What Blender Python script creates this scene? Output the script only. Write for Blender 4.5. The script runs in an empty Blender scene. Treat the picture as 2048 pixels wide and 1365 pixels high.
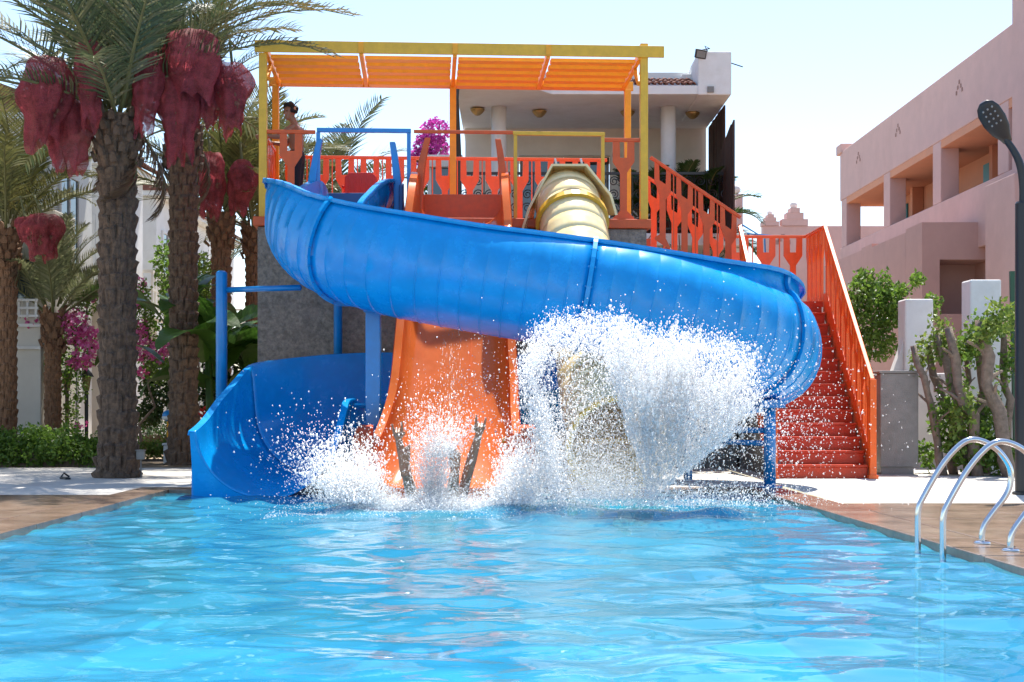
import bpy, math, random
import numpy as np
from mathutils import Vector, Matrix, Quaternion, noise
random.seed(7)
RNG = np.random.default_rng(11)
PI = math.pi
SC = bpy.context.scene
COL = SC.collection

# ------------------------------------------------------------------ camera, sky, sun, exposure
F = 2844.0                      # focal length in pixels of a 2048 px wide picture (50 mm lens)
CAMZ, HOR = 1.2, 800.0          # eye height above the water and picture row of the horizon
cam = bpy.data.objects.new("camera", bpy.data.cameras.new("camera"))
COL.objects.link(cam); SC.camera = cam
cam.location = (0, 0, CAMZ); cam.rotation_euler = (PI / 2, 0, 0)
cam.data.sensor_width = 36; cam.data.lens = 50
cam.data.shift_y = (HOR - 682.5) / 2048
cam.data.clip_start = .1; cam.data.clip_end = 3000
SUN_EL, SUN_AZ = math.radians(69), math.radians(16)
world = bpy.data.worlds.new("World"); SC.world = world; world.use_nodes = True
wn = world.node_tree
sky = wn.nodes.new("ShaderNodeTexSky"); sky.sky_type = 'NISHITA'; sky.sun_disc = False
sky.sun_elevation = SUN_EL; sky.sun_rotation = SUN_AZ
sky.air_density = 1.0; sky.dust_density = .5; sky.ozone_density = 1.0
wn.nodes["Background"].inputs[1].default_value = .135
wn.links.new(sky.outputs[0], wn.nodes["Background"].inputs[0])
sun = bpy.data.objects.new("sun", bpy.data.lights.new("sun", 'SUN')); COL.objects.link(sun)
sun.data.energy = 4.8; sun.data.angle = math.radians(.5); sun.data.color = (1, .95, .87)
SUND = Vector((math.sin(SUN_AZ) * math.cos(SUN_EL), math.cos(SUN_AZ) * math.cos(SUN_EL), math.sin(SUN_EL)))
sun.rotation_euler = SUND.to_track_quat('Z', 'Y').to_euler(); sun.location = (0, 0, 30)
SC.view_settings.view_transform = 'Standard'; SC.view_settings.look = 'None'
SC.view_settings.exposure = 1.05; SC.view_settings.gamma = 1; SC.view_settings.use_curve_mapping = False
SC.render.engine = 'CYCLES'
SC.cycles.max_bounces = 10; SC.cycles.diffuse_bounces = 4; SC.cycles.glossy_bounces = 4
SC.cycles.transmission_bounces = 6; SC.cycles.transparent_max_bounces = 24
SC.cycles.use_denoising = True
SC.cycles.sample_clamp_indirect = 6

# ------------------------------------------------------------------ helpers
def P(px, py, Y):
    """World point at depth Y behind a picture position (2048 px wide)."""
    return Vector(((px - 1024) * Y / F, Y, CAMZ + (HOR - py) * Y / F))
WL = {}
def thing(name, label, cat, loc=(0, 0, 0), rotz=0, group=None):
    o = bpy.data.objects.new(name, None); COL.objects.link(o)
    o.location = loc; o.rotation_euler = (0, 0, rotz); o.empty_display_size = .1
    WL[o.name] = Vector(loc)
    tag(o, label, cat, group); return o
def tag(o, label, cat, group=None):
    o['label'] = label; o['category'] = cat
    if group: o['group'] = group
    return o
def kind(o, k): o['kind'] = k; return o
def link(name, me, mat, parent=None, loc=None):
    o = bpy.data.objects.new(name, me); COL.objects.link(o)
    if mat is not None and not me.materials: me.materials.append(mat)
    if parent is not None:
        o.parent = parent; WL[o.name] = WL.get(parent.name, Vector())
    else: WL[o.name] = Vector()
    if loc is not None: o.location = loc
    return o
def dup(o, parent=None, loc=None):
    c = o.copy(); COL.objects.link(c)
    if parent is not None: c.parent = parent
    if loc is not None: c.location = loc
    WL[c.name] = Vector(c.location) if parent is None else WL.get(parent.name, Vector())
    return c
def dup_tree(root, loc, rotz=0, label=None, scale=None):
    r = dup(root, None, loc); r.rotation_euler = (0, 0, rotz)
    if scale: r.scale = scale
    if label: r['label'] = label
    for ch in list(root.children):
        c = dup(ch, r)
        for g in list(ch.children): dup(g, c)
    return r
class MB:
    def __init__(s): s.v = []; s.f = []
    def add(s, vs, fs):
        n = len(s.v); s.v += [tuple(p) for p in vs]; s.f += [tuple(i + n for i in q) for q in fs]; return s
    def box(s, x0, x1, y0, y1, z0, z1):
        return s.add([(x0,y0,z0),(x1,y0,z0),(x1,y1,z0),(x0,y1,z0),(x0,y0,z1),(x1,y0,z1),(x1,y1,z1),(x0,y1,z1)],
                     [(0,3,2,1),(4,5,6,7),(0,1,5,4),(1,2,6,5),(2,3,7,6),(3,0,4,7)])
    def bar(s, p, q, w, h, up=(0, 0, 1)):
        p = Vector(p); q = Vector(q); d = (q - p).normalized(); up = Vector(up)
        if abs(d.dot(up)) > .99: up = Vector((0, 1, 0))
        a = d.cross(up).normalized() * (w / 2); b = a.cross(d).normalized() * (h / 2)
        return s.add([p-a-b, p+a-b, p+a+b, p-a+b, q-a-b, q+a-b, q+a+b, q-a+b],
                     [(0,3,2,1),(4,5,6,7),(0,1,5,4),(1,2,6,5),(2,3,7,6),(3,0,4,7)][::1])
    def prism(s, poly, o, u, v, n):
        """Polygon (2D points on axes u, v from origin o) pushed along vector n."""
        o = Vector(o); u = Vector(u); v = Vector(v); n = Vector(n); k = len(poly)
        a = [o + u * p[0] + v * p[1] for p in poly]; b = [p + n for p in a]
        fs = [tuple(range(k))[::-1], tuple(range(k, 2 * k))] + [(i, (i+1) % k, k+(i+1) % k, k+i) for i in range(k)]
        return s.add(a + b, fs)
    def tube(s, pts, r, n=10, cap=True, closed=False):
        pts = [Vector(p) for p in pts]; k = len(pts)
        rs = list(r) if hasattr(r, '__len__') else [r] * k
        up = None; rings = []
        for i, p in enumerate(pts):
            if closed: t = pts[(i+1) % k] - pts[i-1]
            else: t = pts[min(i+1, k-1)] - pts[max(i-1, 0)]
            t.normalize()
            if up is None:
                up = Vector((0, 0, 1)) if abs(t.z) < .9 else Vector((0, 1, 0))
            a = t.cross(up)
            if a.length < 1e-5: a = t.cross(Vector((1, 0, 0)))
            a.normalize(); up = a.cross(t)
            rings.append([p + (a * math.cos(2*PI*j/n) + up * math.sin(2*PI*j/n)) * rs[i] for j in range(n)])
        vs = [q for ring in rings for q in ring]; fs = []
        for i in range(k if closed else k - 1):
            m = (i + 1) % k
            for j in range(n): fs.append((i*n+j, i*n+(j+1) % n, m*n+(j+1) % n, m*n+j))
        if cap and not closed: fs += [tuple(range(n))[::-1], tuple(range((k-1)*n, k*n))]
        return s.add(vs, fs)
    def lathe(s, prof, c=(0, 0, 0), n=16):
        k = len(prof); c = Vector(c); vs = []; fs = []
        for r, z in prof:
            vs += [c + Vector((r*math.cos(2*PI*j/n), r*math.sin(2*PI*j/n), z)) for j in range(n)]
        for i in range(k - 1):
            for j in range(n): fs.append((i*n+j, i*n+(j+1) % n, (i+1)*n+(j+1) % n, (i+1)*n+j))
        fs += [tuple(range(n))[::-1], tuple(range((k-1)*n, k*n))]
        return s.add(vs, fs)
    def ball(s, c, r, n=10, sc=(1, 1, 1)):
        prof = [(max(1e-4, r*math.sin(PI*i/(n//2+2))), -r*math.cos(PI*i/(n//2+2))) for i in range(n//2+3)]
        m = MB().lathe(prof, (0, 0, 0), n); c = Vector(c)
        return s.add([c + Vector((p[0]*sc[0], p[1]*sc[1], p[2]*sc[2])) for p in m.v], m.f)
    def mesh(s, name, org=None, smooth=False):
        me = bpy.data.meshes.new(name); v = s.v
        if org is not None and (org.x or org.y or org.z): v = [(p[0]-org.x, p[1]-org.y, p[2]-org.z) for p in v]
        me.from_pydata(v, [], s.f); me.update()
        if smooth: me.polygons.foreach_set('use_smooth', [True] * len(me.polygons))
        return me
    def build(s, name, mat, parent=None, smooth=False, bevel=0, solid=0):
        org = WL.get(parent.name, Vector()) if parent is not None else None
        o = link(name, s.mesh(name, org, smooth), mat, parent)
        if solid:
            m = o.modifiers.new('solid', 'SOLIDIFY'); m.thickness = solid; m.offset = 0
        if bevel:
            m = o.modifiers.new('bevel', 'BEVEL'); m.width = bevel; m.segments = 2; m.limit_method = 'ANGLE'; m.angle_limit = .7
        return o
def np_mesh(name, V, Q, mat, parent=None, smooth=False, org=None):
    """Mesh from numpy arrays: V (n,3), Q (m,k) faces of k corners."""
    me = bpy.data.meshes.new(name); V = np.asarray(V, dtype=np.float32)
    if parent is not None: V = V - np.array(WL.get(parent.name, Vector()), dtype=np.float32)
    m, k = Q.shape
    me.vertices.add(len(V)); me.vertices.foreach_set('co', V.ravel())
    me.loops.add(m * k); me.loops.foreach_set('vertex_index', Q.astype(np.int32).ravel())
    me.polygons.add(m); me.polygons.foreach_set('loop_start', np.arange(0, m * k, k, dtype=np.int32))
    me.polygons.foreach_set('loop_total', np.full(m, k, dtype=np.int32))
    if smooth: me.polygons.foreach_set('use_smooth', np.ones(m, dtype=bool))
    me.update(calc_edges=True); me.validate()
    return link(name, me, mat, parent)
def catmull(rows, per=6):
    R = np.array(rows, dtype=float); out = []; n = len(R)
    for i in range(n - 1):
        p0, p1, p2, p3 = R[max(i-1, 0)], R[i], R[i+1], R[min(i+2, n-1)]
        for k in range(per):
            t = k / per
            out.append(.5 * (2*p1 + (p2-p0)*t + (2*p0-5*p1+4*p2-p3)*t*t + (3*p1-p0-3*p2+p3)*t**3))
    out.append(R[-1]); return np.array(out)

# ------------------------------------------------------------------ materials
MATS = {}
def mat(name, col, rough=.5, var=.12, vscale=6, bump=0, bscale=60, metal=0, coat=0, transl=0, spec=.5, dirt=None, dscale=2, stretch=None):
    m = bpy.data.materials.new(name); m.use_nodes = True; nt = m.node_tree; N = nt.nodes; L = nt.links
    b = N["Principled BSDF"]; b.inputs['Roughness'].default_value = rough; b.inputs['Metallic'].default_value = metal
    b.inputs['Specular IOR Level'].default_value = spec
    if coat: b.inputs['Coat Weight'].default_value = coat; b.inputs['Coat Roughness'].default_value = .08
    tc = N.new('ShaderNodeTexCoord'); src = tc.outputs['Object']
    if stretch:
        mp = N.new('ShaderNodeMapping'); mp.inputs['Scale'].default_value = stretch; L.new(src, mp.inputs['Vector']); src = mp.outputs[0]
    nz = N.new('ShaderNodeTexNoise'); nz.inputs['Scale'].default_value = vscale; nz.inputs['Detail'].default_value = 6
    nz.inputs['Roughness'].default_value = .62
    L.new(src, nz.inputs['Vector'])
    cr = N.new('ShaderNodeValToRGB'); c = cr.color_ramp
    c.elements[0].position = .3; c.elements[1].position = .72
    c.elements[0].color = tuple(x * (1 - var) for x in col) + (1,)
    c.elements[1].color = tuple(min(1, x * (1 + var)) for x in col) + (1,)
    L.new(nz.outputs['Fac'], cr.inputs[0]); out = cr.outputs[0]
    if dirt:
        n2 = N.new('ShaderNodeTexNoise'); n2.inputs['Scale'].default_value = dscale; n2.inputs['Detail'].default_value = 8
        n2.inputs['Roughness'].default_value = .7; L.new(src, n2.inputs['Vector'])
        r2 = N.new('ShaderNodeValToRGB'); r2.color_ramp.elements[0].position = .5; r2.color_ramp.elements[1].position = .75
        L.new(n2.outputs['Fac'], r2.inputs[0])
        mx = N.new('ShaderNodeMix'); mx.data_type = 'RGBA'; L.new(r2.outputs[0], mx.inputs[0]); L.new(out, mx.inputs[6])
        mx.inputs[7].default_value = tuple(dirt) + (1,); out = mx.outputs[2]
    L.new(out, b.inputs['Base Color'])
    rr = N.new('ShaderNodeMapRange'); rr.inputs[3].default_value = max(.02, rough * .8); rr.inputs[4].default_value = min(1, rough * 1.25)
    L.new(nz.outputs['Fac'], rr.inputs[0]); L.new(rr.outputs[0], b.inputs['Roughness'])
    if bump:
        nb = N.new('ShaderNodeTexNoise'); nb.inputs['Scale'].default_value = bscale; nb.inputs['Detail'].default_value = 5
        L.new(src, nb.inputs['Vector'])
        bp = N.new('ShaderNodeBump'); bp.inputs['Strength'].default_value = bump; bp.inputs['Distance'].default_value = .02
        L.new(nb.outputs['Fac'], bp.inputs['Height']); L.new(bp.outputs[0], b.inputs['Normal'])
    if transl:
        t = N.new('ShaderNodeBsdfTranslucent'); L.new(out, t.inputs[0]); ms = N.new('ShaderNodeMixShader')
        ms.inputs[0].default_value = transl; L.new(b.outputs[0], ms.inputs[1]); L.new(t.outputs[0], ms.inputs[2])
        L.new(ms.outputs[0], N["Material Output"].inputs[0])
    MATS[name] = m; return m
def leafmat(name, cols, transl=.35, rough=.45):
    m = bpy.data.materials.new(name); m.use_nodes = True; nt = m.node_tree; N = nt.nodes; L = nt.links
    b = N["Principled BSDF"]; b.inputs['Roughness'].default_value = rough
    g = N.new('ShaderNodeNewGeometry'); cr = N.new('ShaderNodeValToRGB'); c = cr.color_ramp
    c.elements[0].color = cols[0] + (1,); c.elements[1].color = cols[-1] + (1,)
    for i, k in enumerate(cols[1:-1]):
        e = c.elements.new((i + 1) / (len(cols) - 1)); e.color = k + (1,)
    L.new(g.outputs['Random Per Island'], cr.inputs[0]); L.new(cr.outputs[0], b.inputs['Base Color'])
    t = N.new('ShaderNodeBsdfTranslucent'); L.new(cr.outputs[0], t.inputs[0]); ms = N.new('ShaderNodeMixShader')
    ms.inputs[0].default_value = transl; L.new(b.outputs[0], ms.inputs[1]); L.new(t.outputs[0], ms.inputs[2])
    L.new(ms.outputs[0], N["Material Output"].inputs[0]); return m

M_BLUE = mat('blue_fibreglass', (.001, .335, .78), .26, .10, 2.5, coat=.15, transl=.18, bump=.03, bscale=9, dirt=(.004, .39, .83), dscale=5)
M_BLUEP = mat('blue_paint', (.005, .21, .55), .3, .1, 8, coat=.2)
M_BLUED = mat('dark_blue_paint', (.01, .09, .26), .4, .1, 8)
M_ORNG = mat('orange_fibreglass', (.96, .255, .06), .2, .10, 3, coat=.4, transl=.5, dirt=(.96, .31, .10), dscale=4)
M_YELT = mat('yellow_fibreglass', (.93, .76, .40), .3, .1, 3, coat=.5, transl=.14, dirt=(.86, .62, .25), dscale=6)
M_YELP = mat('mustard_paint', (.68, .39, .03), .42, .12, 9)
M_ORGP = mat('orange_paint', (.92, .40, .02), .4, .1, 9, transl=.12)
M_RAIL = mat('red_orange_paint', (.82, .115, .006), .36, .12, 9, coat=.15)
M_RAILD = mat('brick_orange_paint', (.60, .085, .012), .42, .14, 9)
M_STEP = mat('red_step_paint', (.48, .032, .004), .35, .16, 7, coat=.1, spec=.35)
M_STONE = mat('tower_stone', (.25, .205, .165), .9, .45, 16, bump=.9, bscale=26, dirt=(.13, .105, .085), dscale=6)
M_CONC = mat('grey_concrete', (.24, .235, .22), .9, .14, 7, bump=.25, bscale=70, dirt=(.18, .175, .165), dscale=3)
M_DECK = mat('pale_concrete', (.52, .49, .44), .8, .10, 5, bump=.15, bscale=50, dirt=(.40, .36, .31), dscale=1.3)
M_WET = mat('wet_brown_stone', (.205, .138, .098), .2, .35, 3, bump=.18, bscale=40, dirt=(.29, .22, .165), dscale=1.6, spec=.6)
M_WHITE = mat('white_plaster', (.72, .72, .70), .85, .06, 3, bump=.1, bscale=60, dirt=(.62, .60, .55), dscale=1.1)
M_CREAM = mat('cream_plaster', (.66, .62, .54), .85, .06, 3, bump=.1, bscale=60)
M_PINK = mat('pink_plaster', (.60, .40, .36), .88, .07, 2, bump=.12, bscale=60, dirt=(.54, .35, .31), dscale=.7)
M_PEACH = mat('peach_plaster', (.62, .29, .17), .88, .06, 2)
M_TEAL = mat('teal_door_paint', (.02, .22, .26), .5, .1, 6)
M_GLASS = mat('window_glass', (.05, .09, .13), .06, .2, 1, spec=.9)
M_DARK = mat('black_metal', (.016, .017, .02), .38, .15, 12)
M_STEEL = mat('polished_steel', (.62, .64, .66), .12, .06, 20, metal=1)
M_TILE = mat('terracotta_tile', (.20, .075, .05), .8, .35, 11, bump=.2, bscale=60)
M_WOODD = mat('dark_brown_wood', (.045, .018, .012), .65, .3, 6, stretch=(8, 8, .6))
M_SOIL = mat('sandy_soil', (.33, .25, .17), .95, .2, 9, bump=.6, bscale=40)
M_TRUNK = mat('palm_bark', (.125, .08, .052), .95, .5, 14, bump=.9, bscale=45, dirt=(.05, .033, .023), dscale=9)
M_TRUNK2 = mat('reddish_palm_bark', (.22, .115, .06), .95, .45, 14, bump=.9, bscale=45, dirt=(.11, .06, .035), dscale=7)
M_BRANCH = mat('grey_branch_bark', (.20, .15, .115), .95, .3, 14, bump=.7, bscale=50, dirt=(.11, .085, .06), dscale=9)
M_FROND = leafmat('palm_leaflet', [(.05, .075, .03), (.075, .105, .045), (.12, .13, .06), (.16, .155, .085)], .3)
M_FROND2 = leafmat('yellow_green_leaflet', [(.09, .10, .03), (.13, .13, .04), (.17, .155, .05)], .35)
M_FRONDD = leafmat('dead_leaflet', [(.11, .065, .035), (.16, .10, .055), (.09, .05, .03)], .2)
M_RACHIS = mat('frond_stalk', (.13, .135, .05), .6, .2, 8)
M_LEAF = leafmat('bright_leaf', [(.07, .14, .018), (.12, .22, .028), (.18, .29, .045), (.08, .16, .02)], .5)
M_LEAFD = leafmat('dark_leaf', [(.018, .05, .012), (.035, .08, .018), (.06, .11, .025)], .35)
M_LEAFY = leafmat('lime_leaf', [(.10, .17, .025), (.16, .24, .04), (.22, .28, .05)], .45)
M_BANANA = mat('banana_leaf', (.05, .12, .016), .38, .25, 7, transl=.35, stretch=(1, 1, 1))
M_PINKF = leafmat('magenta_bract', [(.62, .07, .28), (.72, .14, .40), (.78, .26, .50), (.58, .06, .24)], .45)
M_PURPF = leafmat('purple_bract', [(.42, .03, .28), (.55, .06, .40), (.62, .12, .46)], .45)
M_SKIN = mat('tanned_skin', (.28, .135, .08), .45, .1, 12, bump=.05, bscale=120)
M_SKINW = mat('wet_skin', (.34, .175, .105), .3, .12, 12, bump=.05, bscale=120)
M_HAIR = mat('black_hair', (.012, .009, .008), .6, .3, 40, bump=1, bscale=90)
M_SHORT = mat('navy_cloth', (.012, .014, .024), .85, .2, 20, bump=.3, bscale=200)
M_REDPL = mat('red_plastic', (.62, .03, .03), .35, .08, 5, transl=.15)
M_BRASS = mat('brass_fitting', (.45, .30, .12), .35, .15, 12, metal=.7)
M_POOL = mat('pool_paint', (.05, .44, .80), .6, .05, 2)
# ------------------------------------------------------------------ pool, water, paving, ground
DZ = .12                        # top of the paving above the water datum
PXL = -4.15                     # pool's side towards the palms
YF, YN = 17.1, -4.0             # far and near pool edges
def pxr(y): return 2.9 + (17.1 - y) * .05     # pool's slanting side
def quad_sheet(name, quads, mat_, k='structure', parent=None):
    mb = MB()
    for q in quads: mb.add(q, [(0, 1, 2, 3)])
    o = mb.build(name, mat_, parent)
    if k: kind(o, k)
    return o
# basin: floor and four sides, a lip of tile under the coping
b = MB(); d = -1.35
b.add([(PXL, YN, d), (pxr(YN), YN, d), (pxr(YF), YF, d), (PXL, YF, d)], [(0, 1, 2, 3)])
for p, q in (((PXL, YN), (PXL, YF)), ((PXL, YF), (pxr(YF), YF)), ((pxr(YF), YF), (pxr(YN), YN)), ((pxr(YN), YN), (PXL, YN))):
    b.add([p + (d,), q + (d,), q + (.049,), p + (.049,)], [(0, 1, 2, 3)])
basin = kind(b.build('pool_basin', M_POOL), 'structure')

def wave_field(n=90, seed=3):
    r = np.random.default_rng(seed); lam = np.exp(r.uniform(np.log(.12), np.log(1.25), n))
    ang = r.normal(-PI/2, .7, n); ph = r.uniform(0, 2*PI, n); k = 2*PI/lam
    return k*np.cos(ang), k*np.sin(ang), ph, (.0130)*lam/(2*PI)*np.clip(lam/.35, .6, 1.1)
WKX, WKY, WPH, WAM = wave_field()
SPL = [(-.85, 14.5, .05), (1.40, 14.4, .06)]
def wave_h(X, Y):
    h = np.zeros_like(X)
    for kx, ky, p, a in zip(WKX, WKY, WPH, WAM): h += a*np.sin(kx*X + ky*Y + p)
    for cx, cy, a in SPL:
        rr = np.hypot(X-cx, Y-cy); h += a*np.exp(-((rr-.9)/.55)**2) + .018*np.sin(rr*9)*np.exp(-rr/3.2)
    return h
ys = np.concatenate([np.linspace(YN, 5, 60), np.linspace(5.02, 12, 380), np.linspace(12.02, YF, 240)])
us = np.linspace(0, 1, 330)
YY, UU = np.meshgrid(ys, us, indexing='ij'); XX = PXL + .002 + UU*(2.9 + (17.1-YY)*.05 - PXL - .004)
ZZ = .068 + wave_h(XX, YY)
ny, nx = XX.shape; idx = np.arange(ny*nx).reshape(ny, nx)
Q = np.stack([idx[:-1, :-1], idx[:-1, 1:], idx[1:, 1:], idx[1:, :-1]], -1).reshape(-1, 4)
def water_mat():
    m = bpy.data.materials.new('pool_water'); m.use_nodes = True; nt = m.node_tree; N = nt.nodes; L = nt.links
    N.remove(N["Principled BSDF"])
    tc = N.new('ShaderNodeTexCoord'); mp = N.new('ShaderNodeMapping'); mp.inputs['Scale'].default_value = (.8, 1.5, 1)
    L.new(tc.outputs['Object'], mp.inputs[0])
    nz = N.new('ShaderNodeTexNoise'); nz.inputs['Scale'].default_value = 6; nz.inputs['Detail'].default_value = 3
    nz.inputs['Roughness'].default_value = .5; L.new(mp.outputs[0], nz.inputs[0])
    bp = N.new('ShaderNodeBump'); bp.inputs['Strength'].default_value = .13; bp.inputs['Distance'].default_value = .02
    L.new(nz.outputs[0], bp.inputs['Height'])
    fr = N.new('ShaderNodeFresnel'); fr.inputs[0].default_value = 1.33; L.new(bp.outputs[0], fr.inputs['Normal'])
    gl = N.new('ShaderNodeBsdfGlossy'); gl.inputs['Roughness'].default_value = .03; L.new(bp.outputs[0], gl.inputs['Normal'])
    # body of the water: part clear, part blue light scattered back by the depth
    df = N.new('ShaderNodeBsdfDiffuse'); L.new(bp.outputs[0], df.inputs['Normal'])
    cr = N.new('ShaderNodeValToRGB'); n2 = N.new('ShaderNodeTexNoise'); n2.inputs['Scale'].default_value = .9; n2.inputs['Detail'].default_value = 4
    L.new(mp.outputs[0], n2.inputs[0]); L.new(n2.outputs[0], cr.inputs[0])
    cr.color_ramp.elements[0].position = .35; cr.color_ramp.elements[1].position = .68
    cr.color_ramp.elements[0].color = (.038, .29, .415, 1); cr.color_ramp.elements[1].color = (.062, .385, .51, 1)
    L.new(cr.outputs[0], df.inputs[0])
    tr = N.new('ShaderNodeBsdfTransparent'); tr.inputs[0].default_value = (.55, .86, .97, 1)
    m1 = N.new('ShaderNodeMixShader'); m1.inputs[0].default_value = .45; L.new(tr.outputs[0], m1.inputs[2]); L.new(df.outputs[0], m1.inputs[1])
    m2 = N.new('ShaderNodeMixShader'); L.new(fr.outputs[0], m2.inputs[0]); L.new(m1.outputs[0], m2.inputs[1]); L.new(gl.outputs[0], m2.inputs[2])
    L.new(m2.outputs[0], N["Material Output"].inputs[0]); return m
M_WATER = water_mat()
water = kind(np_mesh('pool_water', np.stack([XX, YY, ZZ], -1).reshape(-1, 3), Q, M_WATER, smooth=True), 'structure')

# paving: pale deck behind, wet brown stone round the pool, coping stones with open joints along the edge
CW = .42
def rect(x0, x1, y0, y1, z): return [(x0, y0, z), (x1, y0, z), (x1, y1, z), (x0, y1, z)]
YWL, YWR = 16.15, 14.85         # where the wet stone ends on each side
quad_sheet('pale_deck', [rect(-16, PXL - CW, YWL, 22.6, DZ), rect(PXL - CW, 2.9 + CW, YF + CW, 22.6, DZ),
    [(pxr(YWR) + CW, YWR, DZ), (11, YWR, DZ), (11, 23.4, DZ), (2.9 + CW, 23.4, DZ)],
    rect(-16, 11, -16, YN - CW, DZ)], M_DECK)
paving = quad_sheet('brown_stone_paving', [rect(-16, PXL - CW, YN - CW, YWL, DZ - .002),
    [(pxr(YN) + CW, YN - CW, DZ - .002), (11, YN - CW, DZ - .002), (11, YWR, DZ - .002), (pxr(YWR) + CW, YWR, DZ - .002)]], M_WET)
quad_sheet('ground', [rect(-400, PXL - .05, -60, 900, .05), rect(PXL - .05, 2.95, YF + .05, 900, .05),
    [(pxr(YN) + .05, YN - .05, .05), (400, YN - .05, .05), (400, 900, .05), (2.95, 900, .05)], rect(-400, 400, -60, -60.1, .05),
    [(PXL - .05, -60, .05), (400, -60, .05), (400, YN - .05, .05), (PXL - .05, YN - .05, .05)]], M_SOIL)
def coping(p, q, n, inward):
    """n coping stones from p to q; inward is the unit vector from the pool to the stone."""
    p = Vector(p); q = Vector(q); t = (q - p) / n; iv = Vector(inward)
    for i in range(n):
        a = p + t * (i + .004); c = p + t * (i + 1 - .004)
        h = DZ + .004 + RNG.uniform(-.0015, .0015)
        mb = MB(); ab = [a - iv*.02, c - iv*.02, c + iv*(CW - .008), a + iv*(CW - .008)]
        mb.add([(v.x, v.y, .05) for v in ab] + [(v.x, v.y, h) for v in ab],
               [(0, 1, 2, 3), (7, 6, 5, 4), (0, 4, 5, 1), (1, 5, 6, 2), (2, 6, 7, 3), (3, 7, 4, 0)])
        mb.build('coping_stone', M_WET, paving, bevel=.006)
coping((PXL, YN - CW, 0), (PXL, YF + CW, 0), 17, (-1, 0, 0))
coping((PXL + .02, YF, 0), (2.88, YF, 0), 6, (0, 1, 0))
coping((pxr(YF + CW), YF + CW, 0), (pxr(YN - CW), YN - CW, 0), 17, (1, 0, 0))
coping((PXL + .02, YN, 0), (pxr(YN) - .02, YN, 0), 6, (0, -1, 0))

# stone slabs laid beside the coping where they can be told apart
for i in range(3):
    for j in range(7):
        for side in (-1, 1):
            y0 = 9.0+.98*j; y1 = y0+.972; lim = YWL if side < 0 else YWR
            if y1 > lim: continue
            if side < 0: x1 = PXL-CW-.012-1.18*i; xs = [x1-1.17, x1, x1, x1-1.17]
            else: xs = [pxr(y0)+CW+.012+1.18*i, pxr(y0)+CW+1.182+1.18*i, pxr(y1)+CW+1.182+1.18*i, pxr(y1)+CW+.012+1.18*i]
            h = DZ+.003+RNG.uniform(-.0008, .0012); mb = MB(); P4 = list(zip(xs, (y0, y0, y1, y1)))
            mb.add([p+(DZ-.03,) for p in P4]+[p+(h,) for p in P4], [(0,3,2,1),(4,5,6,7),(0,1,5,4),(1,2,6,5),(2,3,7,6),(3,0,4,7)]); mb.build('paving_slab', M_WET, paving, bevel=.004)
# ------------------------------------------------------------------ slide tower, stairs, pergola, railings
DK = 3.76                       # deck height
TP = (-.8, 20, 0); TA = math.radians(3.4)    # the tower is turned a little
tower = thing('slide_tower', 'grey stone slide tower carrying the orange edged platform', 'tower', TP, TA)
def stone_wall(x0, x1, y0, y1, z0, z1, name='wall'):
    """Rough faced wall block: a front skin with uneven relief."""
    mb = MB(); n = max(2, int((x1-x0)/.09)); m = max(2, int((z1-z0)/.09)); vs = []; fs = []
    for j in range(m+1):
        for i in range(n+1):
            x = x0+(x1-x0)*i/n; z = z0+(z1-z0)*j/m
            e = 0 if i in (0, n) or j in (0, m) else .018*noise.noise((x*7, z*7, y0))
            vs.append((x, y0+e, z))
    for j in range(m):
        for i in range(n): q = j*(n+1)+i; fs.append((q, q+1, q+n+2, q+n+1))
    mb.add(vs, fs); mb.box(x0, x1, y0+.03, y1, z0, z1); return mb
stone_wall(-3.56, 1.92, 20.06, 22.5, .1, 3.62).build('wall', M_STONE, tower)
MB().box(-3.62, 1.98, 20.0, 22.55, 3.63, DK).build('platform', M_RAILD, tower, bevel=.012)
for x in (-.02, .3, -1.55):     # drain holes of the slide pumps
    mb = MB(); mb.tube([(x, 20.03, 3.2), (x, 19.99, 3.2)], .06, 14); mb.build('drain_pipe', M_DARK, tower)

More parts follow.
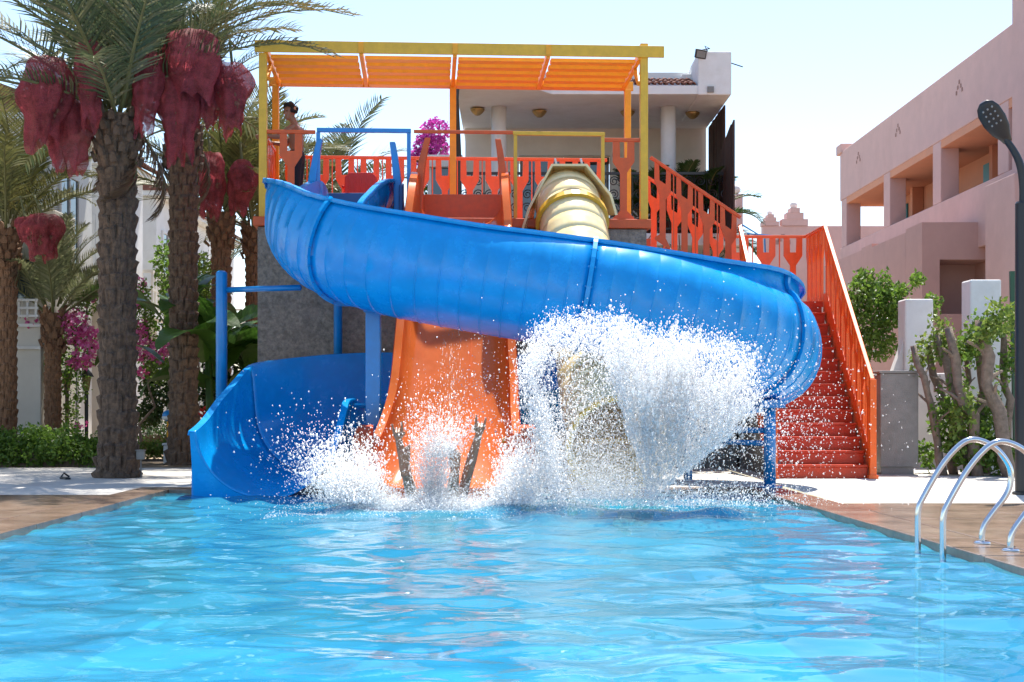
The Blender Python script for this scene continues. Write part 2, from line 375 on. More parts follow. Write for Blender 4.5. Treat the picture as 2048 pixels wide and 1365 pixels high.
def fork_poly(h, w=.265):
    """Outline of one cut-out baluster as pieces: foot and stem, two prongs, top web."""
    a = w/2; s = .048
    left = [(-a*.98, 0), (a*.98, 0), (a*.98, .03), (s, .13), (s, h*.60), (a, h*.74), (a, h), (.058, h), (.05, h*.79), (-.05, h*.79), (-.058, h),
            (-a, h), (-a, h*.74), (-s, h*.60), (-s, .13), (-a*.98, .03)]
    return left
def railing(p0, p1, n, h, name_label, mat_, group, thick=.035, rods=True, root=None, rotz=0, pivot=None):
    """Railing between two foot points: a top rail, n forked balusters, thin rods between; balusters shear with the slope."""
    p0 = Vector(p0); p1 = Vector(p1); d = p1 - p0; flat = Vector((d.x, d.y, 0)); Lh = flat.length; u = flat/Lh; slope = d.z/Lh
    r = thing('railing', name_label, 'railing', pivot if pivot else p0, rotz, group)
    nrm = Vector((-u.y, u.x, 0))*thick
    MB().bar(p0+Vector((0, 0, h+.02))-u*.02, p1+Vector((0, 0, h+.02))+u*.02, .06, .05).build('top_rail', mat_, r, bevel=.008)
    hw = Lh/n/2*.98; pol = fork_poly(h, min(.31, 2*hw*.76)); me = None; org = WL[r.name]
    us = Vector((u.x, u.y, slope))
    for i in range(n):
        c = p0 + d*((i+.5)/n)
        if me is None:
            mb = MB()
            # split the outline into convex pieces sharing edges
            L_ = [pol[k] for k in (0, 1, 2, 3, 14, 15)]; S_ = [pol[k] for k in (3, 4, 13, 14)]
            P1 = [pol[4], pol[5], pol[8], pol[9], pol[12], pol[13]]
            P2 = [pol[5], pol[6], pol[7], pol[8]]; P3 = [pol[9], pol[10], pol[11], pol[12]]
            for k, q in enumerate((L_, S_, P1, P2, P3)): mb.prism(q, (0, 0, 0), us, (0, 0, 1), nrm)
            me = mb.mesh('baluster'); c0 = c
        o = link('baluster', me, mat_, r, c - org - nrm*.5)
    if rods:
        mr = MB().bar((0, 0, 0), (0, 0, h), .018, .018).mesh('rod')
        for i in range(1, n): link('rod', mr, mat_, r, p0 + d*(i/n) - org)
    return r
RG = 'orange cut-out railings of the slide tower'
railing((-3.45, 22.3, DK), (1.62, 22.3, DK), 13, 1.2, 'long orange cut-out railing along the back of the platform', M_RAIL, RG, rotz=TA, pivot=TP)
railing((-3.5, 20.25, DK), (-3.5, 22.25, DK), 5, 1.18, 'orange cut-out railing beside the curly haired man, seen end on', M_RAIL, RG, rotz=TA, pivot=TP)
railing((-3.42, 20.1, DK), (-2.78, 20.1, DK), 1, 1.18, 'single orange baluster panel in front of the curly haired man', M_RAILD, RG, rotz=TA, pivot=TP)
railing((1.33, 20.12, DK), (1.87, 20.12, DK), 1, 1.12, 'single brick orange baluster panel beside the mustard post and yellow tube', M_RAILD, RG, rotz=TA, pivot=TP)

# pergola
pg = thing('pergola', 'mustard and orange slatted sunshade over the slide platform', 'pergola', TP, TA)
for x in (-3.49, 1.89): MB().box(x-.055, x+.055, 20.06, 20.17, DK, 6.27 if x > 0 else 6.06).build('post', M_YELP, pg, bevel=.008)
for x in (-3.49, -.8, 1.89): MB().box(x-.05, x+.05, 21.72, 21.82, DK, 5.98).build('post', M_ORGP, pg, bevel=.008)
MB().box(-3.6, 2.17, 20.02, 20.055, 6.06, 6.225).build('beam', M_YELP, pg, bevel=.008)
MB().box(-3.6, 1.99, 21.83, 21.88, 5.98, 6.12).build('beam', M_ORGP, pg, bevel=.008)
RX = [-3.44, -2.12, -.8, .52, 1.83]
for x in RX: MB().bar((x, 20.06, 6.09), (x, 21.82, 6.03), .055, .11).build('rafter', M_ORGP, pg, bevel=.006)
for x in RX[1:4]: MB().box(x-.035, x+.035, 20.005, 20.018, 6.075, 6.21).build('beam_bracket', M_ORGP, pg)
for x in (-3.44, 1.83):
    MB().bar((x, 20.17, 5.72), (x, 20.62, 6.03), .05, .07).build('brace', M_ORGP, pg)
for a, c in zip(RX[:-1], RX[1:]):
    for k in range(5):
        y = 20.30 + .35*k; z = 6.02 - .012*k; x0 = a+.05; x1 = c-.05; w = .25; tl = math.radians(-3)
        dy, dz = w/2*math.cos(tl), w/2*math.sin(tl); r = .05
        pol = [(0, 0), (x1-x0, 0), (x1-x0, w-r), (x1-x0-r*.3, w-r*.3), (x1-x0-r, w), (r, w), (r*.3, w-r*.3), (0, w-r)]
        mb = MB(); mb.prism(pol, (x0, y-dy, z+dz), (1, 0, 0), (0, math.cos(tl), -math.sin(tl)), (0, .05*math.sin(tl), .05*math.cos(tl)))
        mb.build('slat', M_ORGP, pg)
# entrance bars over the three slides
def gate(x0, x1, z1, mat_, label, w=.06, rotz=TA, foot=DK):
    g = thing('entrance_frame', label, 'handrail', TP, rotz, 'bars over the slide entrances')
    MB().bar((x0, 20.1, z1), (x1, 20.1, z1), w, w).build('crossbar', mat_, g, bevel=.006)
    return g
g = gate(-2.74, -1.42, 4.99, M_BLUEP, 'blue bar frame over the entrance of the blue slide')
for x in (-2.92+.2, -1.45): MB().bar((x, 20.1, DK-.02), (x, 20.1, 4.955), .055, .055).build('post', M_BLUEP, g, bevel=.005)
g = gate(-1.38, .02, 4.985, M_RAILD, 'plain orange bar over the entrance of the orange slide', .045)
g = gate(.02, 1.33, 4.975, M_YELP, 'mustard bar frame over the mouth of the yellow tube', .055)
for x in (.055, 1.3): MB().bar((x, 20.1, DK-.7 if x > 1 else DK), (x, 20.1, 4.945), .05, .05).build('post', M_YELP, g, bevel=.005)

# stairs: lower flight away from the viewer, landing, upper flight across to the platform
SX0, SX1, SY0 = 3.58, 4.93, 19.5; NR = 14; RISE = (2.75-DZ)/NR; RUN = 2.9/(NR-1); LZ = 2.75; LY0, LY1 = 22.4, 23.8
st = thing('staircase', 'glossy red staircase climbing to the slide platform', 'stairs', (SX0, SY0, DZ))
for i in range(NR-1):
    y = SY0+RUN*i; z = DZ+RISE*(i+1)
    MB().box(SX0+.04, SX1-.04, y, y+RUN+.03, z-.035, z).box(SX0+.05, SX1-.05, y+.015, y+.04, z-RISE, z-.036).build('step', M_STEP, st, bevel=.006)
MB().box(SX0+.03, SX1-.03, LY0, LY1, LZ-.09, LZ).box(SX0+.05, SX1-.05, LY0+.012, LY0+.04, LZ-RISE, LZ-.091).build('landing', M_STEP, st)
for x in (SX0, SX1):            # side stringers
    mb = MB(); mb.prism([(0, 0), (.32, 0), (2.98, 2.44), (2.98, 2.75), (2.75, 2.75), (0, .3)], (x-.02, SY0-.04, DZ), (0, 1, 0), (0, 0, 1), (.045, 0, 0)); mb.build('stringer', M_RAIL, st)
NU = 5; ru = (DK-LZ)/(NU+1); wu = (SX0-2.2)/NU
for i in range(NU):
    x = SX0-wu*(i+1); z = LZ+ru*(i+1)
    MB().box(x-.02, x+wu, LY0+.05, LY1, z-.035, z).box(x+wu-.03, x+wu-.012, LY0+.06, LY1, z-ru, z-.036).build('step', M_STEP, st)
MB().box(.9, 2.2, 22.56, LY1, DK-.13, DK-.004).build('landing', M_RAILD, st)
base = thing('stair_base', 'grey wall under the stair landing behind the blue post', 'wall', (3, 22.5, 0))
stone_wall(1.95, 3.55, 22.46, 23.7, .1, 2.6).build('wall', M_CONC, base)
MB().box(3.6, 4.9, 22.5, 23.7, .1, 2.6).build('wall', M_CONC, base)
mb = MB(); mb.prism([(0.1, 0), (2.9, 0), (2.9, 2.5), (.1, .14)], (SX0+.06, SY0, .1), (0, 1, 0), (0, 0, 1), (.08, 0, 0)); mb.build('side_wall', M_CONC, base)
FG = 'orange cut-out railings of the staircase'
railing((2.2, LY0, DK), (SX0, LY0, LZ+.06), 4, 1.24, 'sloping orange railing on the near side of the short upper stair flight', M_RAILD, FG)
railing((2.2, LY1, DK), (SX0, LY1, LZ+.06), 4, 1.2, 'sloping bright orange railing on the far side of the short upper stair flight', M_RAIL, FG)
railing((SX0, LY1+.02, LZ), (SX1, LY1+.02, LZ), 3, 1.16, 'level orange railing across the back of the stair landing', M_RAIL, FG)
railing((SX1, SY0-.02, DZ+.16), (SX1, LY0, LZ), 9, 1.17, 'steep orange railing on the cabinet side of the red lower stair flight', M_RAIL, FG, rods=True)
railing((SX1, LY0+.06, LZ), (SX1, LY1, LZ), 4, 1.16, 'short orange railing on the outer end of the stair landing', M_RAIL, FG)
railing((SX0, SY0-.02, DZ+.16), (SX0, LY0-.06, LZ), 9, 1.17, 'steep orange railing on the slide side of the red lower stair flight', M_RAIL, FG)
# the tall corner posts at the foot of the lower flight
for x, l in ((SX1+.0, 'square orange newel post beside the grey cabinet'), (SX0, 'square orange newel post beside the blue slide support')):
    t = thing('newel_post', l, 'post', (x, SY0-.06, DZ), group='newel posts of the staircase')
    MB().box(x-.045, x+.045, SY0-.1, SY0-.025, DZ, DZ+1.36).build('shaft', M_RAIL, t, bevel=.006)
    MB().box(x-.065, x+.065, SY0-.125, SY0-.005, DZ, DZ+.05).build('foot', M_RAIL, t)
# grey cabinet by the stairs
gc = thing('pump_cabinet', 'tall grey concrete box beside the red stairs', 'box', (5.7, 20.6, DZ))
MB().box(5.31, 5.86, 20.5, 20.85, DZ+.11, DZ+1.46).build('body', M_CONC, gc, bevel=.012)
MB().box(5.29, 5.88, 20.48, 20.87, DZ+1.462, DZ+1.50).build('lid', M_CONC, gc, bevel=.01)
MB().box(5.33, 5.80, 20.53, 20.83, DZ, DZ+.108).build('plinth', M_CONC, gc)
MB().box(5.862, 5.89, 20.62, 20.67, .72, .77).build('latch', M_DARK, gc)
# ------------------------------------------------------------------ slides
def frames(path):
    X = path[:, :3]; n = len(X); out = []
    for i in range(n):
        t = Vector(X[min(i+1, n-1)] - X[max(i-1, 0)]).normalized()
        r = t.cross(Vector((0, 0, 1)))
        if r.length < 1e-4: r = Vector((1, 0, 0))
        r.normalize(); out.append((Vector(X[i]), t, r, r.cross(t).normalized()))
    return out
def u_profile(w, hl, hr, rc, N=26, lip=.06, curl=0):
    """Open trough section (left rim to right rim) as (side, up) points, with outward lips."""
    rc = min(rc, w); pts = []
    def wall(h, cu=0):
        q = []
        if h >= rc:
            for k in range(9 if h > rc+.01 else 1):
                z = h-(h-rc)*k/9; s_ = min(.985, (z-rc)/rc); q.append((w-cu*w*(1-math.sqrt(1-s_*s_)), z))
            a0 = 0
        else: a0 = math.asin(max(-1, min(1, (rc-h)/rc)))
        for k in range(13):
            a = a0 + (PI/2-a0)*k/12; q.append((w-rc+rc*math.cos(a), rc-rc*math.sin(a)))
        return q
    L_ = [(-x, z) for x, z in wall(hl)]; R_ = wall(hr, curl)[::-1]
    pl = L_ + R_
    d = [0]
    for a, c in zip(pl[:-1], pl[1:]): d.append(d[-1]+math.hypot(a[0]-c[0], a[1]-c[1]))
    d = np.array(d); s = np.linspace(0, d[-1], N)
    x = np.interp(s, d, [p[0] for p in pl]); z = np.interp(s, d, [p[1] for p in pl])
    pts = [(x[i], z[i]) for i in range(N)]
    if lip: pts = [(pts[0][0]-lip, pts[0][1]-.035), (pts[0][0]-lip*.9, pts[0][1]+.004)] + pts + [(pts[-1][0]+lip*.9, pts[-1][1]+.004), (pts[-1][0]+lip, pts[-1][1]-.035)]
    return pts
def trough(path, i0, i1, name, mat_, parent, rc=None, seams=0, thick=.022, seam_mat=None):
    """Trough piece between samples i0..i1; seams are fine raised lamination lines in the same skin."""
    fr = frames(path); vs = []; fs = []; rows = []
    for i in range(i0, i1+1):
        c, t, r, n = fr[i]; w, hl, hr = path[i, 3:6]
        pts = u_profile(w, hl, hr, rc if rc else w, curl=path[i, 6] if path.shape[1] > 6 else 0)
        if seams and (i - i0) % seams == 0 and i0 < i < i1:
            for off, e in ((-.012, 0), (-.005, .009), (.005, .009), (.012, 0)):
                rows.append([c + t*off + r*(x*(1+(e/w if 3 < q < len(pts)-4 else 0))) + n*(z-(e if 3 < q < len(pts)-4 else 0)) for q, (x, z) in enumerate(pts)])
        else: rows.append([c + r*x + n*z for x, z in pts])
    k = len(rows[0])
    for row in rows: vs += row
    for i in range(len(rows)-1):
        for j in range(k-1): fs.append((i*k+j, (i+1)*k+j, (i+1)*k+j+1, i*k+j+1))
    mb = MB(); mb.add(vs, fs); o = mb.build(name, mat_, parent, smooth=True)
    m = o.modifiers.new('solid', 'SOLIDIFY'); m.thickness = thick; m.offset = -1
    try:
        o.data.set_sharp_from_angle(angle=math.radians(50))
    except Exception: pass
    return o
def flange(path, i, mat_, parent, w=.05, e=.05, rc=None):
    fr = frames(path); c, t, r, n = fr[i]; W, hl, hr = path[i, 3:6]; pts = u_profile(W, hl, hr, rc if rc else W, lip=0, curl=path[i, 6] if path.shape[1] > 6 else 0)
    mb = MB(); k = len(pts); vs = []; fs = []
    cz = max(hl, hr)
    for s in (-1, 1):
        for e_ in (.004, e):
            for j, (x, z) in enumerate(pts):
                a = pts[max(j-1, 0)]; b_ = pts[min(j+1, k-1)]; nx, nz = (b_[1]-a[1]), -(b_[0]-a[0]); l = math.hypot(nx, nz) or 1
                vs.append(c + t*(s*w/2) + r*(x+nx/l*e_) + n*(z+nz/l*e_))
    A, B_, C_, D_ = 0, k, 2*k, 3*k
    for j in range(k-1):
        fs += [(B_+j, B_+j+1, D_+j+1, D_+j), (A+j, A+j+1, B_+j+1, B_+j), (C_+j, D_+j, D_+j+1, C_+j+1), (A+j, C_+j, C_+j+1, A+j+1)]
    mb.add(vs, fs); return mb.build('flange', mat_, parent, smooth=False)
def bolts(path, i, mat_, parent, rc=None, off=.045):
    fr = frames(path); c, t, r, n = fr[i]; W, hl, hr = path[i, 3:6]; pts = u_profile(W, hl, hr, rc if rc else W, lip=0, curl=path[i, 6] if path.shape[1] > 6 else 0)
    mb = MB(); k = len(pts)
    for j in range(1, k-1, 2):
        x, z = pts[j]; a = pts[j-1]; b_ = pts[j+1]; nx, nz = (b_[1]-a[1]), -(b_[0]-a[0]); l = math.hypot(nx, nz) or 1
        p = c + r*(x+nx/l*.03) + n*(z+nz/l*.03); mb.tube([p-t*off, p+t*off], .011, 6)
    o = mb.build('bolts', mat_, parent); return o

# ---- blue open spiral slide
BL = catmull([
 (-2.17,20.75,3.72,.50,.42,.42), (-2.2,20.05,3.66,.50,.62,.62), (-2.36,19.3,3.35,.52,.66,.72), (-2.5,18.75,3.02,.56,.62,1.12), (-2.52,18.2,2.76,.60,.62,1.25),
 (-2.2,17.55,2.46,.62,.64,1.24), (-1.55,17.05,2.22,.62,.66,1.22), (-.6,16.85,2.02,.62,.70,1.22), (.3,16.8,1.86,.62,.70,1.26), (1.2,16.8,1.70,.62,.70,1.30),
 (2.05,16.9,1.50,.62,.70,1.38), (2.78,17.25,1.30,.62,.70,1.50), (3.2,17.8,1.16,.62,.66,1.45), (3.18,18.4,1.05,.62,.62,1.36), (2.8,18.95,.97,.62,.60,1.25),
 (2.05,19.22,.90,.60,.55,1.15), (1.0,19.25,.80,.60,.55,1.1), (-.3,19.25,.68,.60,.55,1.12), (-1.4,19.15,.55,.62,.60,1.3), (-2.2,18.75,.42,.68,.72,1.36),
 (-2.66,18.2,.28,.74,.88,1.34), (-2.80,17.75,.26,.77,.92,1.0), (-2.86,17.2,.17,.79,.72,.80), (-2.88,16.7,.03,.80,.5,.82)], 8)
bs = thing('blue_slide', 'blue open spiral water slide sweeping round the front of the tower', 'water slide', (-.3, 17.5, 0))
_c = np.interp(np.arange(len(BL)), [0, 22, 34, 50, 84, 100, 140, 400], [0, 0, .35, .7, .7, .5, 0, 0]); BL[:, 3] += .05*_c; BL = np.concatenate([BL, _c[:, None]], 1)
cuts = [0, 20, 42, 68, 90, 112, 136, 160, len(BL)-1]
for a, c in zip(cuts[:-1], cuts[1:]): trough(BL, a, c, 'slide_section', M_BLUE, bs, seams=2 if a >= 20 and c <= 112 else (4 if a < 136 else 0))
for i in cuts[1:-1]: flange(BL, i, M_BLUE, bs)
for i in cuts[1:5]: bolts(BL, i, M_BLUEP, bs)
def wing(x, pts, mat_, parent, th=.07):
    """Upright fin at the slide entrance; pts are (y, z)."""
    mb = MB(); mb.prism(pts, (x-th/2, 0, 0), (0, 1, 0), (0, 0, 1), (th, 0, 0)); return mb.build('side_wing', mat_, parent, bevel=.012)
def curved_wing(x, ymid, z0, z1, lean, mat_, parent, inner=1):
    """Horn: a flat bar that sweeps up and outwards, wide at the foot."""
    vs = []; fs = []; n = 9
    for i in range(n):
        t = i/(n-1); z = z0+(z1-z0)*t; off = lean*(t**2.2); d = .5*(1-t)**1.5+.10; th = .04+.035*(1-t)
        yc = ymid + .10*t
        for sx, sy in ((-1, -1), (1, -1), (1, 1), (-1, 1)): vs.append((x+off*1.0+sx*th, yc+sy*d/2 + (.18*(1-t)), z))
    for i in range(n-1):
        for j in range(4): fs.append((i*4+j, i*4+(j+1) % 4, i*4+4+(j+1) % 4, i*4+4+j))
    fs += [(3, 2, 1, 0), tuple(range(4*n-4, 4*n))]
    mb = MB(); mb.add(vs, fs); return mb.build('side_wing', mat_, parent, bevel=.012)
curved_wing(-2.84, 19.9, 3.55, 4.86, .14, M_BLUEP, bs); curved_wing(-1.58, 19.9, 3.50, 4.82, -.10, M_BLUEP, bs)
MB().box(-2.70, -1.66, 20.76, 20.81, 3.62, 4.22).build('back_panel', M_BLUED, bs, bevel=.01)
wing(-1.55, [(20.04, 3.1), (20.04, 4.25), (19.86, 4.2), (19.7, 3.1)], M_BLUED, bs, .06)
# supports
def post(x, y, z0, z1, r, mat_, parent, name='support_post', cap=True, sq=False):
    mb = MB()
    if sq: mb.box(x-r, x+r, y-r, y+r, z0, z1)
    else: mb.lathe([(r, z0), (r, z1-.02), (r*.93, z1-.005), (r*.6, z1+.012), (.004, z1+.018)] if cap else [(r, z0), (r, z1)], (x, y, 0), 20)
    return mb.build(name, mat_, parent, smooth=not sq, bevel=.01 if sq else 0)
p1 = post(-3.86, 18.9, DZ, 2.9, .075, M_BLUEP, bs)
MB().tube([(-3.8, 18.9, 2.66), (-2.75, 18.5, 2.66)], .038, 12).build('arm', M_BLUEP, bs, smooth=True)
p2 = post(-1.72, 17.65, .05, 2.3, .09, M_BLUEP, bs, sq=True)
MB().box(-1.83, -1.61, 17.50, 17.85, 2.28, 2.36).build('saddle', M_BLUEP, bs, bevel=.01)
post(-2.42, 19.78, 1.6, 3.4, .06, M_BLUEP, bs)
p4 = post(3.18, 17.55, DZ, 1.2, .075, M_BLUEP, bs, cap=False)
MB().box(3.03, 3.33, 17.3, 17.8, 1.10, 1.20).build('saddle', M_BLUEP, bs, bevel=.01)
MB().lathe([(.16, DZ), (.16, DZ+.02)], (3.18, 17.55, 0), 20).build('base_plate', M_BLUEP, bs)
post(2.35, 19.0, DZ, .95, .06, M_BLUEP, bs, cap=False)
for z in (.66, .82): MB().tube([(3.12, 17.6, z), (2.38, 18.95, z)], .035, 10).build('arm', M_BLUEP, bs, smooth=True)
for x in (.9, -.9): post(x, 19.25, DZ, .70, .07, M_BLUEP, bs, cap=False)

# ---- orange slide: steep wide chute with tall wings at its top
OR = catmull([(-.72,20.75,3.74,.62,.5,.5), (-.72,20.1,3.66,.60,.72,.72), (-.72,19.75,3.47,.60,.82,.82), (-.72,19.35,3.05,.64,.70,.70), (-.72,18.9,2.45,.66,.5,.5), (-.72,18.3,1.66,.69,.40,.40),
 (-.72,17.75,.98,.73,.38,.38), (-.75,17.25,.50,.80,.40,.40), (-.78,16.8,.20,.88,.42,.42), (-.80,16.35,.04,.93,.44,.44), (-.80,16.0,.0,.94,.44,.44)], 8)
osl = thing('orange_slide', 'wide orange open chute dropping straight into the pool', 'water slide', (-.72, 18, 0))
oc = [0, 24, len(OR)-1]
for a, c in zip(oc[:-1], oc[1:]): trough(OR, a, c, 'slide_section', M_ORNG, osl, rc=.34, thick=.03)
for i in oc[1:-1]: flange(OR, i, M_ORNG, osl, rc=.34, e=.06)
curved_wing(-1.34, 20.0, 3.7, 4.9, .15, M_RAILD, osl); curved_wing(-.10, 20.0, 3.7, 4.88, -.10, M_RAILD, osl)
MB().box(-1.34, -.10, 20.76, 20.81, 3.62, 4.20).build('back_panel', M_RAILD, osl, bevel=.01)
for sx in (-1, 1):              # end fins of the chute walls
    x = -.79+sx*.98
    mb = MB(); mb.prism([(16.55, -.1), (16.55, .95-.2), (16.9, .86), (17.25, .9), (17.25, -.1)], (x-.09, 0, 0), (0, 1, 0), (0, 0, 1), (.18, 0, 0)); mb.build('end_fin', M_RAILD, osl, bevel=.02)
post(-.72, 18.5, DZ, 1.7, .08, M_RAILD, osl, cap=False)

# ---- yellow closed tube
TB = catmull([(.78,20.85,4.12,.46,0,0), (.78,20.1,3.98,.46,0,0), (.83,19.6,3.64,.46,0,0), (.88,19.1,3.12,.47,0,0), (.95,18.6,2.55,.48,0,0), (1.03,18.1,1.95,.50,0,0), (1.10,17.6,1.42,.53,0,0), (1.16,17.1,1.05,.55,0,0), (1.2,16.6,.80,.56,0,0), (1.22,16.15,.66,.56,0,0)], 7)
ts = thing('yellow_tube_slide', 'pale yellow closed tube slide with a hood at its top', 'water slide', (1, 18, 0))
def tube_piece(a, c, seams=3):
    fr = frames(TB); rows = []; n = 30
    for i in range(a, c+1):
        ce, t, r, nn = fr[i]; R_ = TB[i, 3]
        rings = ((0, 0),) if (i-a) % seams or i in (a, c) else ((-.012, 0), (-.006, -.008), (.006, -.008), (.012, 0))
        for off, e in rings: rows.append([ce+t*off+(r*math.cos(2*PI*j/n)+nn*math.sin(2*PI*j/n))*(R_+e) for j in range(n)])
    vs = [p for q in rows for p in q]; fs = []
    for i in range(len(rows)-1):
        for j in range(n): fs.append((i*n+j, i*n+(j+1) % n, (i+1)*n+(j+1) % n, (i+1)*n+j))
    mb = MB(); mb.add(vs, fs); o = mb.build('tube_section', M_YELT, ts, smooth=True)
    m = o.modifiers.new('solid', 'SOLIDIFY'); m.thickness = .02; m.offset = 1; return o
def tube_flange(i, w=.09, e=.05):
    ce, t, r, nn = frames(TB)[i]; R_ = TB[i, 3]; n = 30; mb = MB(); vs = []; fs = []
    for s, rr in ((-w/2, R_+.002), (-w/2, R_+e), (w/2, R_+e), (w/2, R_+.002)):
        vs += [ce+t*s+(r*math.cos(2*PI*j/n)+nn*math.sin(2*PI*j/n))*rr for j in range(n)]
    for k in range(4):
        for j in range(n): fs.append((k*n+j, k*n+(j+1) % n, ((k+1) % 4)*n+(j+1) % n, ((k+1) % 4)*n+j))
    mb.add(vs, fs); mb.build('flange', M_YELP, ts)
tc_ = [0, 14, 32, len(TB)-1]
for a, c in zip(tc_[:-1], tc_[1:]): tube_piece(a, c)
for i in (14, 32): tube_flange(i)
tube_flange(len(TB)-1, .06, .05)
# hood: faceted collar flaring towards the viewer
hp = [(-.66, -.42), (-.56, -.1), (-.24, .50), (.24, .50), (.58, .08), (.66, -.2)]
hb = [(-.52, -.40), (-.47, -.05), (-.2, .42), (.2, .42), (.48, .05), (.52, -.2)]
mb = MB(); A = [(.80+x, 19.86, 3.98+z) for x, z in hp]; B_ = [(.79+x, 20.45, 4.05+z) for x, z in hb]
mb.add(A+B_, [(i, i+1, 7+i, 6+i) for i in range(5)]); mb.build('hood', M_YELT, ts, solid=.035)
for x in (.62, .98): MB().tube([(x, 19.9, 4.50), (x-.02, 19.84, 4.56)], .016, 8).build('hood_hook', M_WHITE, ts)
post(.72, 17.0, DZ-.3, .55, .06, M_YELP, ts, cap=False, sq=True)
MB().box(-.12, 1.5, 17.25, 17.33, .66, .74).build('crossbeam', M_YELP, ts, bevel=.01)
for x in (.1, 1.55): post(x, 17.3, DZ, .66, .045, M_YELP, ts, cap=False)
# boxed end of the blue slide's tall wall, standing flat in the water
def exit_face():
    fr = frames(BL); i = len(BL)-1; c, t, r, n = fr[i]; w, hl, hr = BL[i, 3:6]; pts = u_profile(w, hl, hr, w, lip=0)
    half = [p for p in pts if p[0] > .02]                      # rider's right side (towards the palms)
    out = [c+r*x+n*z for x, z in half]; e = c+r*(w+.06)
    poly = out+[Vector((e.x, e.y, c.z+hr)), Vector((e.x, e.y, -.1)), Vector((out[0].x, out[0].y, -.1))]
    k = len(poly); d = Vector((-t.x, -t.y, 0)).normalized()*.07; mb = MB(); q = poly+[p+d for p in poly]
    for j in range(len(out)-1): pass
    # strip it into quads between the curve and the outer edge so the face stays flat
    vs = []; fs = []
    for j, p in enumerate(out):
        o_ = Vector((e.x, p.y, max(p.z, -.1))); b_ = Vector((p.x, p.y, p.z)); vs += [b_, o_, b_+d, o_+d]
    for j in range(len(out)-1):
        a, b2 = j*4, j*4+4; fs += [(a, a+1, b2+1, b2), (a+2, b2+2, b2+3, a+3), (a+1, a+3, b2+3, b2+1)]
    fs += [((len(out)-1)*4, (len(out)-1)*4+1, (len(out)-1)*4+3, (len(out)-1)*4+2)]
    mb = MB(); mb.add(vs, fs); mb.build('end_face', M_BLUE, bs)
    # outer side panel running back from the face, stepping up twice
    side = [(0, -.1), (0, hr-.03), (.5, hr-.03), (1.1, .86), (1.4, .9), (1.4, .3), (.9, -.1)]
    mb = MB(); mb.prism([(a, z) for a, z in side], (e.x-.03, e.y, 0), (.10, 1, 0), (0, 0, 1), (.03, 0, 0)); mb.build('side_panel', M_BLUE, bs)
exit_face()
# ------------------------------------------------------------------ white villa behind the tower
VF, VB, VC = 27.0, 30.4, 28.2            # roof front edge, back wall, column line (depth)
VX0, VX1 = -1.0, 3.75
vl = thing('villa', 'white villa with tiled roof edge and columned upper balcony behind the slide tower', 'house', (1.5, 29, 0))
zs = 7.0
mb = MB(); mb.prism([(-1.05, -.55), (.4, -.55), (.75, 0), (VX1+.4, 0), (VX1+.42, 8), (-1.05, 8)], (0, VF, zs), (1, 0, 0), (0, 1, 0), (0, 0, .17)); mb.build('roof_slab', M_WHITE, vl, bevel=.01)
MB().box(-.95, 3.5, VF+1.3, VF+7.9, zs+.17, zs+.72).build('parapet', M_WHITE, vl, bevel=.015)
MB().box(3.53, 4.16, VF-.05, VF+2.6, zs-.02, zs+.80).build('corner_parapet', M_WHITE, vl, bevel=.02)
MB().box(3.35, 3.53, VF+1.0, VF+2.6, zs+.17, zs+.62).build('corner_parapet', M_WHITE, vl, bevel=.02)
MB().box(3.70, 3.82, VF-.10, VF-.052, zs+.02, zs+.13).build('junction_box', M_CONC, vl)
rf = kind(MB().box(-1.0, 3.5, VF+1.0, VF+1.28, zs+.172, zs+.30).build('tile_bed', M_TILE, vl), 'structure'); del rf['kind']
def barrel(r=.055, L=.42):
    mb = MB(); n = 6; vs = []
    for s, rr in ((0, r), (L, r*.86)):
        for t in (1, .72):
            vs += [(rr*t*math.cos(PI*j/n), s, rr*t*math.sin(PI*j/n)) for j in range(n+1)]
    k = n+1; fs = []
    for j in range(n): fs += [(j, j+1, 2*k+j+1, 2*k+j), (k+j+1, k+j, 3*k+j, 3*k+j+1), (j+1, j, k+j, k+j+1)]
    return MB().add(vs, fs).mesh('roof_tile', smooth=True)
mt = barrel(); org = WL[vl.name]
def tile_row(x0, x1, y, z, n, rows=3, rise=.115, run=.36, dyx=0):
    for k in range(rows):
        for i in range(n):
            x = x0+(x1-x0)*(i+.5)/n
            o = link('roof_tile', mt, M_TILE, vl, Vector((x, y+run*k+dyx*(x-x0), z+rise*k))-org)
            o.rotation_euler = (math.atan2(rise, run)-.05+RNG.uniform(-.03, .03), RNG.uniform(-.04, .04), RNG.uniform(-.03, .03)); o.scale = ((x1-x0)/n/.11,)*1+(1, 1.1)
tile_row(.6, 3.5, VF+.02, zs+.18, 26)
tile_row(-1.02, .6, VF-.5, zs+.175, 15)
for x in (.30-.55+.0, 3.1): 
    MB().lathe([(.15, 4.4), (.15, zs-.004)], (x if x > 1 else -.26, VC, 0), 24).build('column', M_WHITE, vl, smooth=True)
